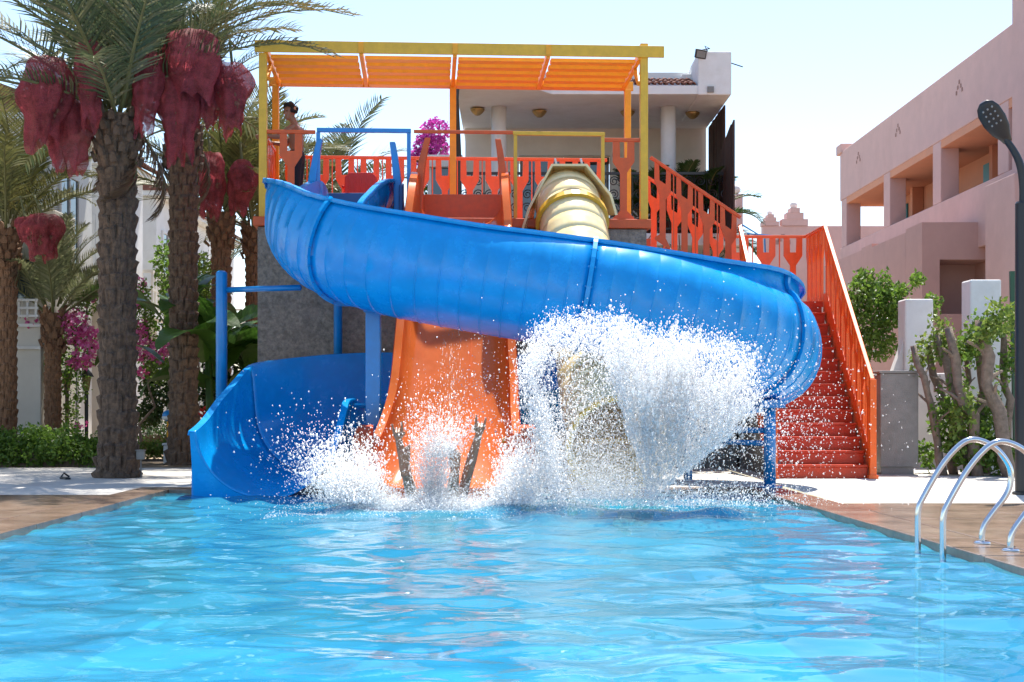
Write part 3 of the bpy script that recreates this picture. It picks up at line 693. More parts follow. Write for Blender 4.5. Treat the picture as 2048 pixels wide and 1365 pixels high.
# back wall with sliding doors, pieces butted round the openings
MB().box(-1.0, .15, VB, VB+.25, 4.3, zs-.002).box(2.1, 4.15, VB, VB+.25, 4.3, zs-.002).box(.15, 2.1, VB, VB+.25, 6.42, zs-.002).build('back_wall', M_CREAM, vl)
for x0, x1 in ((.17, 1.1), (1.12, 2.08)):
    w = MB().box(x0, x1, VB+.09, VB+.15, 6.34, 6.40).box(x0, x1, VB+.09, VB+.15, 4.3, 4.36).box(x0, x0+.06, VB+.09, VB+.15, 4.36, 6.34).box(x1-.06, x1, VB+.09, VB+.15, 4.36, 6.34).build('sliding_door', M_CONC, vl)
    MB().box(x0+.06, x1-.06, VB+.11, VB+.13, 4.36, 6.34).build('pane', M_GLASS, w)
MB().box(1.12, 2.08, VB+.02, VB+.085, 6.25, 6.38).build('shutter_box', M_WOODD, vl)
MB().box(-1.3, 4.45, VF-.1, VB, 4.12, 4.35).build('balcony_floor', M_WHITE, vl, bevel=.012)
MB().box(-1.0, 4.15, 29.2, 29.4, .05, 4.11).build('lower_wall', M_CREAM, vl)
MB().box(2.9, 3.6, 29.12, 29.19, .05, 2.3).build('lower_door', M_WOODD, vl)
MB().box(4.15, 4.4, VF+.2, 34, .05, 4.11).build('side_wall', M_WHITE, vl)
# small bay at the near corner
MB().box(-1.9, -1.05, VB-.2, VB+2, 6.15, 6.4).build('bay_roof', M_WHITE, vl, bevel=.01)
MB().box(-1.82, -1.05, VB-.1, VB+1.5, 4.0, 5.2).build('bay_wall', M_WHITE, vl)
w = MB().box(-1.80, -1.72, VB-.08, VB, 5.2, 6.15).box(-1.15, -1.07, VB-.08, VB, 5.2, 6.15).build('bay_frame', M_WHITE, vl)
MB().box(-1.72, -1.15, VB-.05, VB-.02, 5.2, 6.15).build('pane', M_GLASS, w)
MB().tube([(-1.02, VF-.58, zs+.1), (-1.04, VF-.58, zs-.2), (-1.0, VF-.3, zs-1.2), (-1.0, VF-.2, 4.4)], .05, 8).build('downpipe', M_DARK, vl)
# wrought iron balcony railing with scrolls
ir = thing('iron_railing', 'black wrought iron scroll railing along the white villa balcony', 'railing', (1.5, VF, 4.36))
yr = VF+.02
MB().bar((-1.1, yr, 5.5), (4.1, yr, 5.5), .05, .05).bar((-1.1, yr, 4.45), (4.1, yr, 4.45), .04, .04).build('top_rail', M_DARK, ir)
sc = MB()
def scroll(cx, cz, r, flip):
    pts = []
    for k in range(20):
        a = k/19*3.4*PI; rr = r*(1-.78*k/19); pts.append((cx+flip*rr*math.cos(a), yr, cz+rr*math.sin(a)))
    sc.tube(pts, .011, 5)
for i in range(22):
    x = -1.0+i*.235
    sc.tube([(x, yr, 4.45), (x, yr, 5.5)], .011, 5)
    for j in range(4): scroll(x+.117, 4.60+.25*j, .10, 1 if (i+j) % 2 else -1)
kind(sc.build('scrollwork', M_DARK, ir), 'stuff')
# ceiling lamps
for px, py in ((955, 222), (1079, 226), (1255, 227), (1385, 229)):
    Y = 5.8*F/(HOR-py+6); p = P(px, py, Y)
    words = {955: 'brass ceiling lamp beside the mustard-orange middle post on villa soffit', 1079: 'brass ceiling lamp over the yellow tube hood on the villa soffit', 1255: 'brass ceiling lamp partly behind the orange corner post of the pergola', 1385: 'brass ceiling lamp between the white column and brown screen'}[px]
    l = thing('ceiling_lamp', words, 'lamp', (p.x, Y, zs), group='lamps under the villa roof')
    MB().lathe([(.10, zs-.012), (.15, zs-.03), (.14, zs-.06), (.10, zs-.11), (.05, zs-.15), (.01, zs-.16)], (p.x, Y, 0), 14).build('shade', M_BRASS, l, smooth=True)
    MB().lathe([(.06, zs-.012), (.06, zs-.003)], (p.x, Y, 0), 12).build('canopy_plate', M_BRASS, l)
# floodlight on the corner of the parapet
fl = thing('floodlight', 'square floodlight on a bracket at the villa roof corner', 'floodlight', (3.6, VF, zs+.8))
p = P(1402, 109, VF-.1)
mb = MB(); u = Vector((.97, .2, -.12)).normalized(); v = Vector((.12, -.35, .93)).normalized(); n = u.cross(v).normalized()
mb.prism([(-.11, -.085), (.11, -.085), (.11, .085), (-.11, .085)], p, u, v, n*-.06); mb.build('housing', M_DARK, fl, bevel=.01)
mb = MB(); mb.prism([(-.085, -.06), (.085, -.06), (.085, .06), (-.085, .06)], p+n*.003, u, v, n*.006); mb.build('lens', M_CONC, fl)
MB().tube([p+Vector((.03, .03, .09)), p+Vector((.17, .06, .12)), (3.66, VF, zs+.92), (3.72, VF, zs+.80)], .012, 6).build('bracket', M_DARK, fl)
MB().tube([(4.16, VF+.1, zs+.62), (4.38, VF, zs+.52)], .012, 6).build('bracket', M_DARK, fl)
# dark board screens at the balcony end
def screen(label, pts, y0, y1, x, n):
    s = thing('board_screen', label, 'screen', (x, y0, 4.4), group='dark board screens on the villa balcony')
    for i in range(n):
        a = y0+(y1-y0)*i/n; c = y0+(y1-y0)*(i+1)/n-.012
        za, zc = np.interp([a, c], pts[0], pts[1])
        mb = MB(); mb.prism([(a, pts[2]), (c, pts[2]), (c, zc), (a, za)], (x+RNG.uniform(-.01, .01), 0, 0), (0, 1, 0), (0, 0, 1), (.03, 0, 0)); mb.build('board', M_WOODD, s)
screen('tall dark brown board screen rising to the villa soffit', ([27.9, 30.2], [6.98, 6.98], 4.36), 27.9, 30.2, 4.16, 11)
screen('shorter dark brown board screen with sloping top at the balcony corner', ([25.9, 27.6], [6.3, 5.95], 4.2), 25.9, 27.6, 4.02, 8)

# ------------------------------------------------------------------ pink gallery building
XW = 9.5
pk = thing('pink_building', 'long pink hotel wing with open gallery, columns and stepped lower blocks', 'building', (11, 34, 0))
MB().box(XW, XW+.3, 26.9, 41.2, 6.95, 8.35).build('parapet_wall', M_PINK, pk, bevel=.02)
MB().box(XW+.02, XW+4.2, 27.0, 41.1, 6.78, 6.948).build('gallery_ceiling', M_PEACH, pk)
MB().box(XW, XW+.3, 26.9, 41.2, 4.3, 5.58).build('balcony_wall', M_PINK, pk, bevel=.02)
MB().box(XW+.3, XW+4.2, 27.0, 41.1, 4.3, 4.5).build('gallery_floor', M_PEACH, pk)
for y in (27.55, 31.85, 36.1, 40.75): MB().box(XW+.01, XW+.42, y-.3, y+.3, 5.582, 6.948).build('column', M_PINK, pk, bevel=.015)
MB().box(XW+1.3, XW+1.5, 27.0, 40.7, 4.502, 6.778).build('gallery_wall', M_PEACH, pk)
for y in (31.2, 37.4): MB().box(XW+1.0, XW+1.29, y-.1, y+.1, 4.502, 6.778).build('gallery_wall', M_PEACH, pk)
for y in (28.9, 32.0, 35.0, 39.2):
    d = MB().box(XW+1.25, XW+1.295, y-.45, y+.45, 4.51, 6.55).build('gallery_door', M_TEAL, pk); MB().box(XW+1.22, XW+1.248, y-.35, y-.31, 5.4, 5.55).build('handle', M_BRASS, d)
MB().box(XW-.05, XW+.5, 40.9, 41.5, 8.3, 8.58).build('corner_cap', M_PINK, pk, bevel=.03)
MB().box(XW+.3, XW+10, 27, 41, .05, 4.29).build('lower_storey', M_PINK, pk)
MB().box(XW-.05, XW+3, 22.5, 26.9, .05, 13).build('end_tower', M_PINK, pk, bevel=.03)
MB().box(XW-.32, XW-.02, 26.0, 27.6, .05, 5.35).build('pier', M_PINK, pk, bevel=.02)
M_PINK_SHADE = mat('pink_plaster_shade_tint', (.52, .325, .29), .88, .07, 2, bump=.12, bscale=60)  # deeper pink, with the shade of viewer-facing blocks put into the colour
def holed(x0, x1, y, z1, hx0, hx1, hz0, hz1, dep, name):
    """Block facing the viewer with one deep opening."""
    MB().box(x0, hx0, y, y+dep, .05, z1).box(hx1, x1, y, y+dep, .05, z1).box(hx0, hx1, y, y+dep, hz1, z1).box(hx0, hx1, y, y+dep, .05, hz0).build(name, M_PINK_SHADE, pk)
    MB().box(hx0, hx1, y+dep-.1, y+dep, hz0, hz1).build('recess_wall', M_PINK_SHADE, pk)
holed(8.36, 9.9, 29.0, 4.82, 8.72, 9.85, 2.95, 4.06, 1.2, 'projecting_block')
MB().box(8.36, 9.9, 30.21, 33.9, .05, 4.75).build('projecting_block', M_PINK_SHADE, pk)
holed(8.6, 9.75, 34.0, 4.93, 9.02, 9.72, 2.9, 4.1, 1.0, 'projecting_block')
MB().box(8.6, 9.75, 35.01, 40, .05, 4.88).build('projecting_block', M_PINK_SHADE, pk)
def vents(cx, cy, cz, along, label=None):
    """Triangle of parapet slots as plates proud of the wall; slot shade is in their dark colour."""
    mb = MB()
    for r_, n in ((0, 1), (1, 2), (2, 2)):
        for i in range(n):
            off = (i-(n-1)/2)*.20*(1 if r_ < 2 else 1.9) ; z = cz-.10*r_
            if along: mb.box(cx-.012, cx-.002, cy+off-.035, cy+off+.035, z-.04, z+.04)
            else: mb.box(cx+off-.06, cx+off+.06, cy-.012, cy-.002, z-.07, z+.07)
    return mb
M_VENT = mat('slot_shade_paint', (.33, .20, .17), .95)  # dark tone painted in place of the shade inside slots
for y in (30.2, 35.0, 39.0): kind(vents(XW, y, 7.95, True).build('vent', M_VENT, pk), 'stuff')
# far pink boundary wall with stepped pinnacles and ball finials
fw = thing('pinnacle_wall', 'far pink wall with stepped pinnacles topped by pale balls', 'wall', (10, 47, 0))
MB().box(8.3, 15.5, 47, 47.4, .05, 6.95).build('wall', M_PINK, fw, bevel=.02)
M_FIN = mat('pale_finial', (.72, .66, .62), .7)
def pinnacle(x, z, s=1.0):
    q = MB(); q.box(x-.55*s, x+.55*s, 46.96, 47.44, z, z+.28*s).box(x-.36*s, x+.36*s, 46.95, 47.45, z+.282*s, z+.55*s).box(x-.2*s, x+.2*s, 46.94, 47.46, z+.552*s, z+.75*s)
    o = q.build('pinnacle', M_PINK, fw); MB().ball((x, 47.2, z+.9*s), .17*s, 12).build('finial', M_FIN, o, smooth=True)
pinnacle(9.35, 6.952, .78); pinnacle(8.55, 6.952, .5)
for x in (8.95, 10.3): kind(vents(x, 47, 6.6, False).build('vent', M_VENT, fw), 'stuff')
for i in range(5): MB().box(11.55+i*.26, 11.66+i*.26, 46.985, 46.998, 6.35+.12*(i % 2), 6.52+.12*(i % 2)).build('vent', M_FIN, fw)
pp = thing('pink_pier', 'tall stepped pink pier topped by a pale ball beside the brown screens', 'pier', (7.3, 47, 0))
X0 = P(1473, 380, 44).x; zt = P(1473, 388, 44).z
q = MB()
for k, (w, z) in enumerate(((.62, zt-1.15), (.46, zt-.78), (.30, zt-.38), (.18, zt))): q.box(X0-w+.18, X0+.2, 44+.01*k, 44.5-.01*k, .05, z)
q.build('shaft', M_PINK, pp); MB().ball((X0, 44.2, zt+.16), .16, 12).build('finial', M_FIN, pp, smooth=True)
# blue climbing bars seen between the pier and the far wall
cf = thing('climbing_bars', 'thin blue pipe frame beyond the stair landing', 'frame', (8, 40, 0))
a, c, e = P(1484, 450, 40), P(1522, 470, 40), P(1490, 468, 40)
MB().tube([a, c+Vector((.1, 0, -.1)), (c.x+.3, 40, .05)], .025, 6).build('slanted_bar', M_BLUEP, cf)
MB().tube([e, c, c+Vector((.4, .3, 0))], .025, 6).build('level_bar', M_BLUEP, cf)
MB().tube([e, (e.x, 40, .05)], .03, 6).build('upright', M_BLUEP, cf)

# ------------------------------------------------------------------ white garden wall with broken piers
gw = thing('garden_wall', 'low white garden wall with chipped stepped piers behind pruned trees', 'wall', (7, 23, 0))
def gpt(px, Y): return (px-1024)*Y/F
wy = lambda x: 23.6-(x-5.5)*.95   # wall runs towards the viewer as it goes outwards
def wall_piece(x0, x1, z0, z1, name, t=.18, n=(0, 0)):
    y0, y1 = wy(x0), wy(x1); d = Vector((x1-x0, y1-y0, 0)).normalized(); nn = Vector((-d.y, d.x, 0))*t
    mb = MB(); a = Vector((x0, y0, z0)); b_ = Vector((x1, y1, z0)); h = Vector((0, 0, z1-z0))
    mb.add([a, b_, b_+nn, a+nn, a+h, b_+h, b_+nn+h, a+nn+h], [(0,3,2,1),(4,5,6,7),(0,1,5,4),(1,2,6,5),(2,3,7,6),(3,0,4,7)]); return mb.build(name, M_WHITE, gw, bevel=.02)
wall_piece(5.85, 9.3, .05, 1.62, 'wall')
for px, Y, zt_, w in ((1808, 22.9, 2.82, .46), (1938, 21.7, 3.03, .48)):
    x = gpt(px, Y); y = Y
    pier = MB().box(x, x+w, y-.05, y+.38, .05, zt_).build('pier', M_WHITE, gw, bevel=.025)
    for k in range(3): MB().lathe([(.07+.02*(k % 2), zt_-.62-.22*k), (.10, zt_-.52-.22*k), (.06, zt_-.44-.22*k)], (x+w+.0, y+.1, 0), 8).build('broken_stub', M_CREAM, pier)
    mb = MB(); pol = [(0, 1.55), (0, 2.2), (-.04, 2.0), (-.12, 1.78), (-.2, 1.55)]; mb.prism([(p_[0], p_[1]) for p_ in pol], (x-.003, y+.05, 0), (1, 0, 0), (0, 0, 1), (0, .2, 0)); mb.build('flare', M_WHITE, pier)
for px in (1752, 1760, 1768, 1880, 1890, 1900):
    Y = 23.0 if px < 1800 else 22.2; x = gpt(px, Y); yy = wy(x)
    MB().box(x-.02, x+.02, yy-.02, yy-.004, 1.32, 1.52).build('slot', M_VENT, gw)  # slots are plates on the wall, their inner shade put into the colour
gbd = thing('green_board', 'dark green upright board beside the black lamp post', 'board', (gpt(2028, 21), 21, 0))
MB().bar((gpt(2035, 21), 21, .1), (gpt(2026, 21), 21, P(0, 543, 21).z), .10, .06).build('plank', mat('dark_green_paint', (.015, .075, .04), .5), gbd)

# ------------------------------------------------------------------ white garden villas along the palms
M_BEIGE = mat('beige_plaster', (.60, .57, .50), .9, .06, 3)  # beige plaster of the annex and recessed villa walls
def garden_villa(y0, xf, zf, L, label, bal=True):
    """One bay: a projecting block, a recess with balcony behind it, a tiled gable edge running with the street."""
    t = thing('garden_villa', label, 'house', (xf-2, y0, 0), group='white garden villas in a row')
    xr = xf-1.15
    MB().box(xf-5, xf, y0, y0+L*.55, .05, zf-.15).build('front_block', M_WHITE, t, bevel=.02)
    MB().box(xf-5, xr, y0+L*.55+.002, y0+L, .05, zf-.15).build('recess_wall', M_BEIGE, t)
    # eaves: sloping strip of tiles along the block
    e = MB().box(xf-5.2, xf+.28, y0-.25, y0+L*.56, zf-.148, zf-.02).build('eave', M_WHITE, t, bevel=.01)
    mb = MB(); mb.prism([(-.30, -.02), (.35, -.02), (-.35, .34), (-2.6, 1.15), (-2.6, .9)], (xf, y0-.3, zf), (1, 0, 0), (0, 0, 1), (0, L*.6, 0)); mb.build('roof', M_TILE, t)
    kk = int(L*.6/.24)
    rt = barrel(.10, .62)
    for i in range(kk):
        o = link('roof_tile', rt, M_TILE, t, Vector((xf+.38, y0-.28+.24*i, zf+.02))-WL[t.name]); o.rotation_euler = (.45, 0, PI/2)
    # windows: one on the face to the viewer, two storeys on the pool side
    def win(x, y, z0, z1, w, axis):
        s = MB()
        if axis == 'x':
            f_ = s.box(x-.0, x+.05, y, y+w, z0, z0+.07).box(x, x+.05, y, y+w, z1-.07, z1).box(x, x+.05, y, y+.07, z0+.07, z1-.07).box(x, x+.05, y+w-.07, y+w, z0+.07, z1-.07).box(x, x+.05, y+w/2-.025, y+w/2+.025, z0+.07, z1-.07).build('window', M_WHITE, t)
            MB().box(x+.004, x+.02, y+.07, y+w-.07, z0+.07, z1-.07).build('pane', M_GLASS, f_)
        else:
            f_ = s.box(x, x+w, y-.05, y, z0, z0+.07).box(x, x+w, y-.05, y, z1-.07, z1).box(x, x+.07, y-.05, y, z0+.07, z1-.07).box(x+w-.07, x+w, y-.05, y, z0+.07, z1-.07).build('window', M_WHITE, t)
            MB().box(x+.07, x+w-.07, y-.02, y-.004, z0+.07, z1-.07).build('pane', M_GLASS, f_)
    win(xf, y0+.5, 3.6, 5.6, 1.2, 'x'); win(xf, y0+.5, .5, 2.5, 1.2, 'x')
    win(xr, y0+L*.62, 3.5, 5.6, 1.2, 'x'); win(xr, y0+L*.62, .4, 2.5, 1.2, 'x')
    win(xf-.95, y0, 1.9, 2.9, .6, 'y'); win(xf-.95, y0, 4.0, 5.3, .6, 'y')
    if bal:
        z = 3.35; MB().box(xr, xf+.25, y0+L*.56, y0+L-.05, z-.18, z).build('balcony_slab', M_WHITE, t, bevel=.01)
        rl = MB().bar((xf+.2, y0+L*.56, z+.95), (xf+.2, y0+L-.08, z+.95), .07, .07).bar((xf+.2, y0+L*.56, z+.5), (xf+.2, y0+L-.08, z+.5), .05, .05).bar((xr, y0+L*.57, z+.95), (xf+.2, y0+L*.57, z+.95), .07, .07).bar((xr, y0+L*.57, z+.5), (xf+.2, y0+L*.57, z+.5), .05, .05).build('balcony_rail', M_CREAM, t)
        for i in range(8):
            y = y0+L*.57+(L*.43-.12)*i/7; MB().bar((xf+.2, y, z), (xf+.2, y, z+.93), .045, .045).build('baluster', M_CREAM, t)
        for i in range(3): MB().bar((xr+.3+.4*i, y0+L*.57, z), (xr+.3+.4*i, y0+L*.57, z+.93), .045, .045).build('baluster', M_CREAM, t)
GV = ['white garden villa with balcony behind the hedge and smallest palm', 'white garden villa seen between the two thickest palm trunks', 'white garden villa behind the date bags of the reddish palm', 'white garden villa between the two reddish trunks', 'farthest white garden villa beside the stone tower']
for i in range(5):
    y0 = 26.6+i*4.9; garden_villa(y0, -8.4-.225*i-.25, 6.55, 4.9, GV[i])
# low beige garden wall block right behind the hedge
gb = thing('garden_annex', 'beige annex wall with white edge behind the hedge and bougainvillea', 'house', (-10, 27, 0))
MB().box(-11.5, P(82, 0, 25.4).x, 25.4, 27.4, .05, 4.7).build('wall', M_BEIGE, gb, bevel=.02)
a, c = P(36, 520, 25.4), P(70, 602, 25.4)
w = MB().box(a.x-.05, a.x, 25.35, 25.398, c.z, a.z).box(c.x, c.x+.05, 25.35, 25.398, c.z, a.z).box(a.x-.05, c.x+.05, 25.35, 25.398, a.z+.001, a.z+.06).build('window', M_WHITE, gb)
MB().box(a.x, c.x, 25.385, 25.397, c.z, a.z).build('pane', M_GLASS, w)
for k in range(3): MB().box(a.x-.1, c.x+.12, 25.2, 25.24, c.z-.30+.14*k, c.z-.26+.14*k).build('grille_bar', M_WHITE, gb)
for k in range(4): MB().box(a.x-.1+.15*k, a.x-.06+.15*k, 25.245, 25.28, c.z-.32, c.z+.03).build('grille_bar', M_WHITE, gb)
for z in (2.1, 2.5): MB().box(-8.96, -8.4, 25.33, 25.398, z, z+.055).build('trellis_bar', M_WHITE, gb)
for i, px in enumerate((134, 173)):
    p = P(px, 765, 26.2)
    t = thing('wall_lantern', ('glass garden lantern against the small palm trunk under the bougainvillea', 'glass garden lantern between the small palm and the thick trunk')[i], 'lantern', (p.x, 26.2, p.z), group='lanterns by the garden villas')
    MB().tube([(p.x, 26.2, .05), (p.x, 26.2, p.z-.16)], .035, 8).build('pole', M_DARK, t)
    MB().lathe([(.05, -.16), (.09, .10), (.085, .1), (.05, -.15)], (p.x, 26.2, p.z), 6).build('glass', mat('lantern_glass%d' % i, (.5, .38, .2), .2, transl=.4), t)
    MB().lathe([(.14, .10), (.10, .17), (.03, .25), (.012, .36)], (p.x, 26.2, p.z), 6).build('cap', M_DARK, t)
# ------------------------------------------------------------------ vegetation
def leaf_cloud(name, blobs, n, size, mat_, parent, flat=.0, seed=0, aspect=.6, shell=.5):
    """n folded leaves scattered through ellipsoid blobs (cx,cy,cz,rx,ry,rz), thinning unevenly."""
    r = np.random.default_rng(seed); vol = np.array([b_[3]*b_[4]*b_[5] for b_ in blobs])**.75; pick = r.choice(len(blobs), n, p=vol/vol.sum())
    B_ = np.array(blobs)[pick]; d = r.normal(size=(n, 3)); d /= np.linalg.norm(d, axis=1)[:, None]
    rad = r.uniform(0, 1, n)**(1/3)*(1-shell)+shell*r.uniform(.55, 1.08, n)
    lump = 1+.28*np.sin(d[:, 0]*5+B_[:, 0]*3)*np.sin(d[:, 1]*4+1)*np.sin(d[:, 2]*6+B_[:, 2]*2)
    c = B_[:, :3]+d*(rad*lump)[:, None]*B_[:, 3:6]
    u = r.normal(size=(n, 3)); u[:, 2] -= .25; u /= np.linalg.norm(u, axis=1)[:, None]
    w = np.cross(u, r.normal(size=(n, 3))); w /= np.linalg.norm(w, axis=1)[:, None]; nn = np.cross(u, w)
    s = size*r.uniform(.6, 1.35, n)[:, None]; a = aspect*.5
    V = np.stack([c, c+u*s*.5+w*s*a+nn*s*.10, c+u*s, c+u*s*.5-w*s*a+nn*s*.10], 1).reshape(-1, 3)
    i = np.arange(n)*4; Q = np.stack([np.stack([i, i+1, i+2], -1), np.stack([i, i+2, i+3], -1)], 1).reshape(-1, 3)
    return np_mesh(name, V, Q, mat_, parent)
def branch_pts(p, q, n=6, wob=.05, seed=0):
    r = np.random.default_rng(seed); p = np.array(p, float); q = np.array(q, float)
    L_ = np.linalg.norm(q-p); t = np.linspace(0, 1, n); off = r.normal(size=(n, 3))*wob*L_*np.sin(PI*t)[:, None]
    return [tuple(p+(q-p)*t[i]+off[i]) for i in range(n)]

# ---- palm fronds: four shapes, shared by every palm
def frond_mesh(name, L_=3.0, droop=1.0, n=46, seed=0, leaf=.5, r0=.03, dead=False):
    r = np.random.default_rng(seed); pts = []; el = .0; p = np.zeros(3); m = 16; yaw = 0
    pts.append(p.copy())
    for i in range(m):
        el -= droop*(.02+.11*(i/m)**1.3); yaw += r.normal()*.015
        p = p+np.array([math.cos(el)*math.cos(yaw), math.sin(yaw)*math.cos(el), math.sin(el)])*L_/m; pts.append(p.copy())
    pts = np.array(pts); mb = MB(); mb.tube(pts[::2], np.linspace(r0, .005, len(pts[::2])), 5); nf = len(mb.f)
    vs, fs = [], []
    for s in (-1, 1):
        for k in range(n):
            t = .14+.86*(k+r.uniform(-.3, .3))/n; t = min(max(t, .1), .999); f = t*m; i = min(int(f), m-1); b_ = pts[i]+(pts[i+1]-pts[i])*(f-i)
            tg = pts[min(i+1, m)]-pts[i]; tg /= np.linalg.norm(tg); sd = np.cross(tg, [0, 0, 1]); sd /= np.linalg.norm(sd); up = np.cross(sd, tg)
            l = leaf*(.45+.75*math.sin(PI*min(1, .12+.86*t)))*r.uniform(.8, 1.12)*(1.0 if t < .93 else .8)
            fw = .55+.55*t; d = tg*fw+sd*s*(1.0 if not dead else .5)+up*(r.uniform(.15, .55) if not dead else r.uniform(-.5, .1)); d /= np.linalg.norm(d)
            wd = .013*(1+.4*r.random()); wv = np.cross(d, up+sd*s*.4); wv /= np.linalg.norm(wv); tip = b_+d*l+np.array([0, 0, -l*.10*(2.5 if dead else 1)])
            mid = b_+d*l*.5+up*.015; q = len(mb.v)
            mb.v += [tuple(b_+wv*wd*.6), tuple(b_-wv*wd*.6), tuple(mid+wv*wd), tuple(mid-wv*wd), tuple(tip)]
            mb.f += [(q, q+1, q+3, q+2), (q+2, q+3, q+4)]
    me = bpy.data.meshes.new(name); me.from_pydata(mb.v, [], mb.f); me.update()
    mi = np.ones(len(mb.f), dtype=np.int32); mi[:nf] = 0; me.polygons.foreach_set('material_index', mi); return me
def frond_set(leafm, L_, dr, seed, leaf=.5, dead=False):
    out = []
    for k in range(4):
        me = frond_mesh('frond', L_*(1, .92, 1.06, .85)[k], dr*(1, 1.25, .8, 1.1)[k], 46, seed+k, leaf, dead=dead); me.materials.append(M_RACHIS); me.materials.append(leafm); out.append(me)
    return out
FR_A = frond_set(M_FROND, 3.2, 1.0, 20, .52); FR_B = frond_set(M_FROND2, 2.9, .9, 40, .46); M_FRONDP = leafmat('pale_young_leaflet', [(.13, .15, .07), (.18, .19, .09), (.22, .22, .12)], .4); FR_S = frond_set(M_FRONDP, 1.9, .8, 60, .36)
FR_D = frond_set(M_FRONDD, 1.5, 1.7, 80, .34, True)
def palm_trunk(x, y, z0, z1, r, mat_, parent, lean=(0, 0), seed=0, boot=.17, flare=1.25, nb=9):
    """Trunk with stubs of old leaf bases in offset rows: every boot a ledge with its own outline."""
    H = z1-z0; rows = int(H/.028); n = 64; vs = []; fs = []
    for i in range(rows+1):
        t = i/rows; z = z0+H*t; fl = 1+(flare-1)*max(0, 1-t*4)**2 + .18*max(0, (t-.82)/.18)
        cx = x+lean[0]*t*t; cy = y+lean[1]*t*t
        for j in range(n):
            a = 2*PI*j/n; k = z/boot + .34*noise.noise((math.cos(a)*1.6, math.sin(a)*1.6, z*2.3+seed)); ri = math.floor(k); s = k-ri
            c = (a/(2*PI)*nb + .5*(ri % 2) + .30*noise.noise((ri*3.1+math.cos(a), math.sin(a)*2, seed))); cs = abs((c % 1)-.5)*2; ci = math.floor(c)
            hsh = math.sin((ri*127.1+(ci % nb)*311.7+seed)*.731)*.5+.5
            b_ = (s**1.1*(1 if s < .86 else (1-s)/.14))*(1-cs**3)*(.10+.15*hsh) - .06*(cs > .86)
            b_ += .07*noise.noise((math.cos(a)*9, math.sin(a)*9, z*9+seed))
            rr = r*fl*(.93+b_*1.15); vs.append((cx+rr*math.cos(a), cy+rr*math.sin(a), z))
    for i in range(rows):
        for j in range(n): fs.append((i*n+j, i*n+(j+1) % n, (i+1)*n+(j+1) % n, (i+1)*n+j))
    fs.append(tuple(range(rows*n, rows*n+n))); mb = MB(); mb.add(vs, fs); return mb.build('trunk', mat_, parent)
def crown(parent, c, meshes, n, el0, el1, seed, scale=1.0, az=None, skip=None):
    r = np.random.default_rng(seed); org = WL[parent.name]
    for i in range(n):
        t = (i+.5)/n; el = math.radians(el0+(el1-el0)*t**.8+r.normal()*4); a = i*2.39996+r.normal()*.15
        if az is not None: a = az[0]+(az[1]-az[0])*((i*.618) % 1)
        if skip and math.cos(a-skip[0]) > skip[1] and el < math.radians(skip[2]): continue
        o = link('frond', meshes[i % 4], None, parent)
        o.matrix_local = Matrix.Translation(Vector(c)-org+Vector((math.cos(a)*.14, math.sin(a)*.14, (t-.5)*.35))) @ Matrix.Rotation(a, 4, 'Z') @ Matrix.Rotation(-el, 4, 'Y') @ Matrix.Rotation(r.normal()*.35, 4, 'X') @ Matrix.Scale(scale*r.uniform(.85, 1.1), 4)
def stubs(parent, c, r, n, mat_, seed, h=.15):
    """Cut leaf bases round the top of the trunk."""
    rr = np.random.default_rng(seed); mb = MB(); me = None; org = WL[parent.name]
    me = MB().prism([(-.045, 0), (.045, 0), (.04, h*.7), (.0, h), (-.038, h*.75)], (0, 0, 0), (0, 1, 0), (.32, 0, .95), (.045, 0, -.015)).mesh('leaf_base')
    for i in range(n):
        a = i*2.39996; o = link('leaf_base', me, mat_, parent, Vector(c)+Vector((r*math.cos(a), r*math.sin(a), -.75+.75*i/n))-org); o.rotation_euler = (rr.normal()*.08, rr.normal()*.12, a)
PALMS = 'date palms beside the pool'
def palm(label, x, y, z1, r, tm, frs, n, el, seed, sc=1.0, boot=.17, nst=40, z0=.1, dead=4, lean=(0, 0), skip=None):
    t = thing('date_palm', label, 'palm tree', (x, y, z0), group=PALMS)
    palm_trunk(x, y, z0, z1, r, tm, t, lean, seed, boot); c = (x+lean[0], y+lean[1], z1+.12)
    stubs(t, (c[0], c[1], z1+.05), r*1.08, nst, tm, seed); crown(t, c, frs, n, el[0], el[1], seed, sc, skip=skip)
    if dead: crown(t, (c[0], c[1]+.12, z1-.15), FR_D, dead, -66, -44, seed+5, sc*.85, az=(-.5, PI+.5))
    return t
palm('thickest dark date palm with its base on the pool deck', -5.49, 19.8, 5.15, .255, M_TRUNK, FR_A, 42, (14, 85), 1, 1.05, .21, 44, DZ, 3, skip=(0, .75, 48))
_pa = bpy.data.objects['date_palm']
for a_, e_, s_ in ((.02, 44, 1.12), (-.14, 33, 1.0), (.3, 52, 1.05)):
    o = link('frond', FR_A[0], None, _pa); o.matrix_local = Matrix.Translation((.12, -.05, 5.2)) @ Matrix.Rotation(a_, 4, 'Z') @ Matrix.Rotation(-math.radians(e_), 4, 'Y') @ Matrix.Scale(s_, 4)
palm('second dark date palm trunk beside the blue slide exit', -5.45, 23.6, 5.7, .235, M_TRUNK, FR_A, 36, (12, 82), 2, .95, .19, 40, DZ, 4, skip=(-.2, .72, 50))
palm('reddish date palm hung with a pair of red bags nearer the second trunk', -5.52, 27.0, 4.75, .185, M_TRUNK2, FR_B, 34, (20, 84), 3, .95, .15, 40, .1, 0)
palm('thin reddish date palm just beside the stone tower wall', -5.02, 27.6, 4.55, .15, M_TRUNK2, FR_B, 28, (22, 84), 4, .82, .14, 36, .1, 0)
palm('reddish date palm at the picture edge behind the hedge', -8.75, 24.6, 4.15, .18, M_TRUNK2, FR_B, 26, (34, 84), 5, .95, .15, 40, .1, 2)
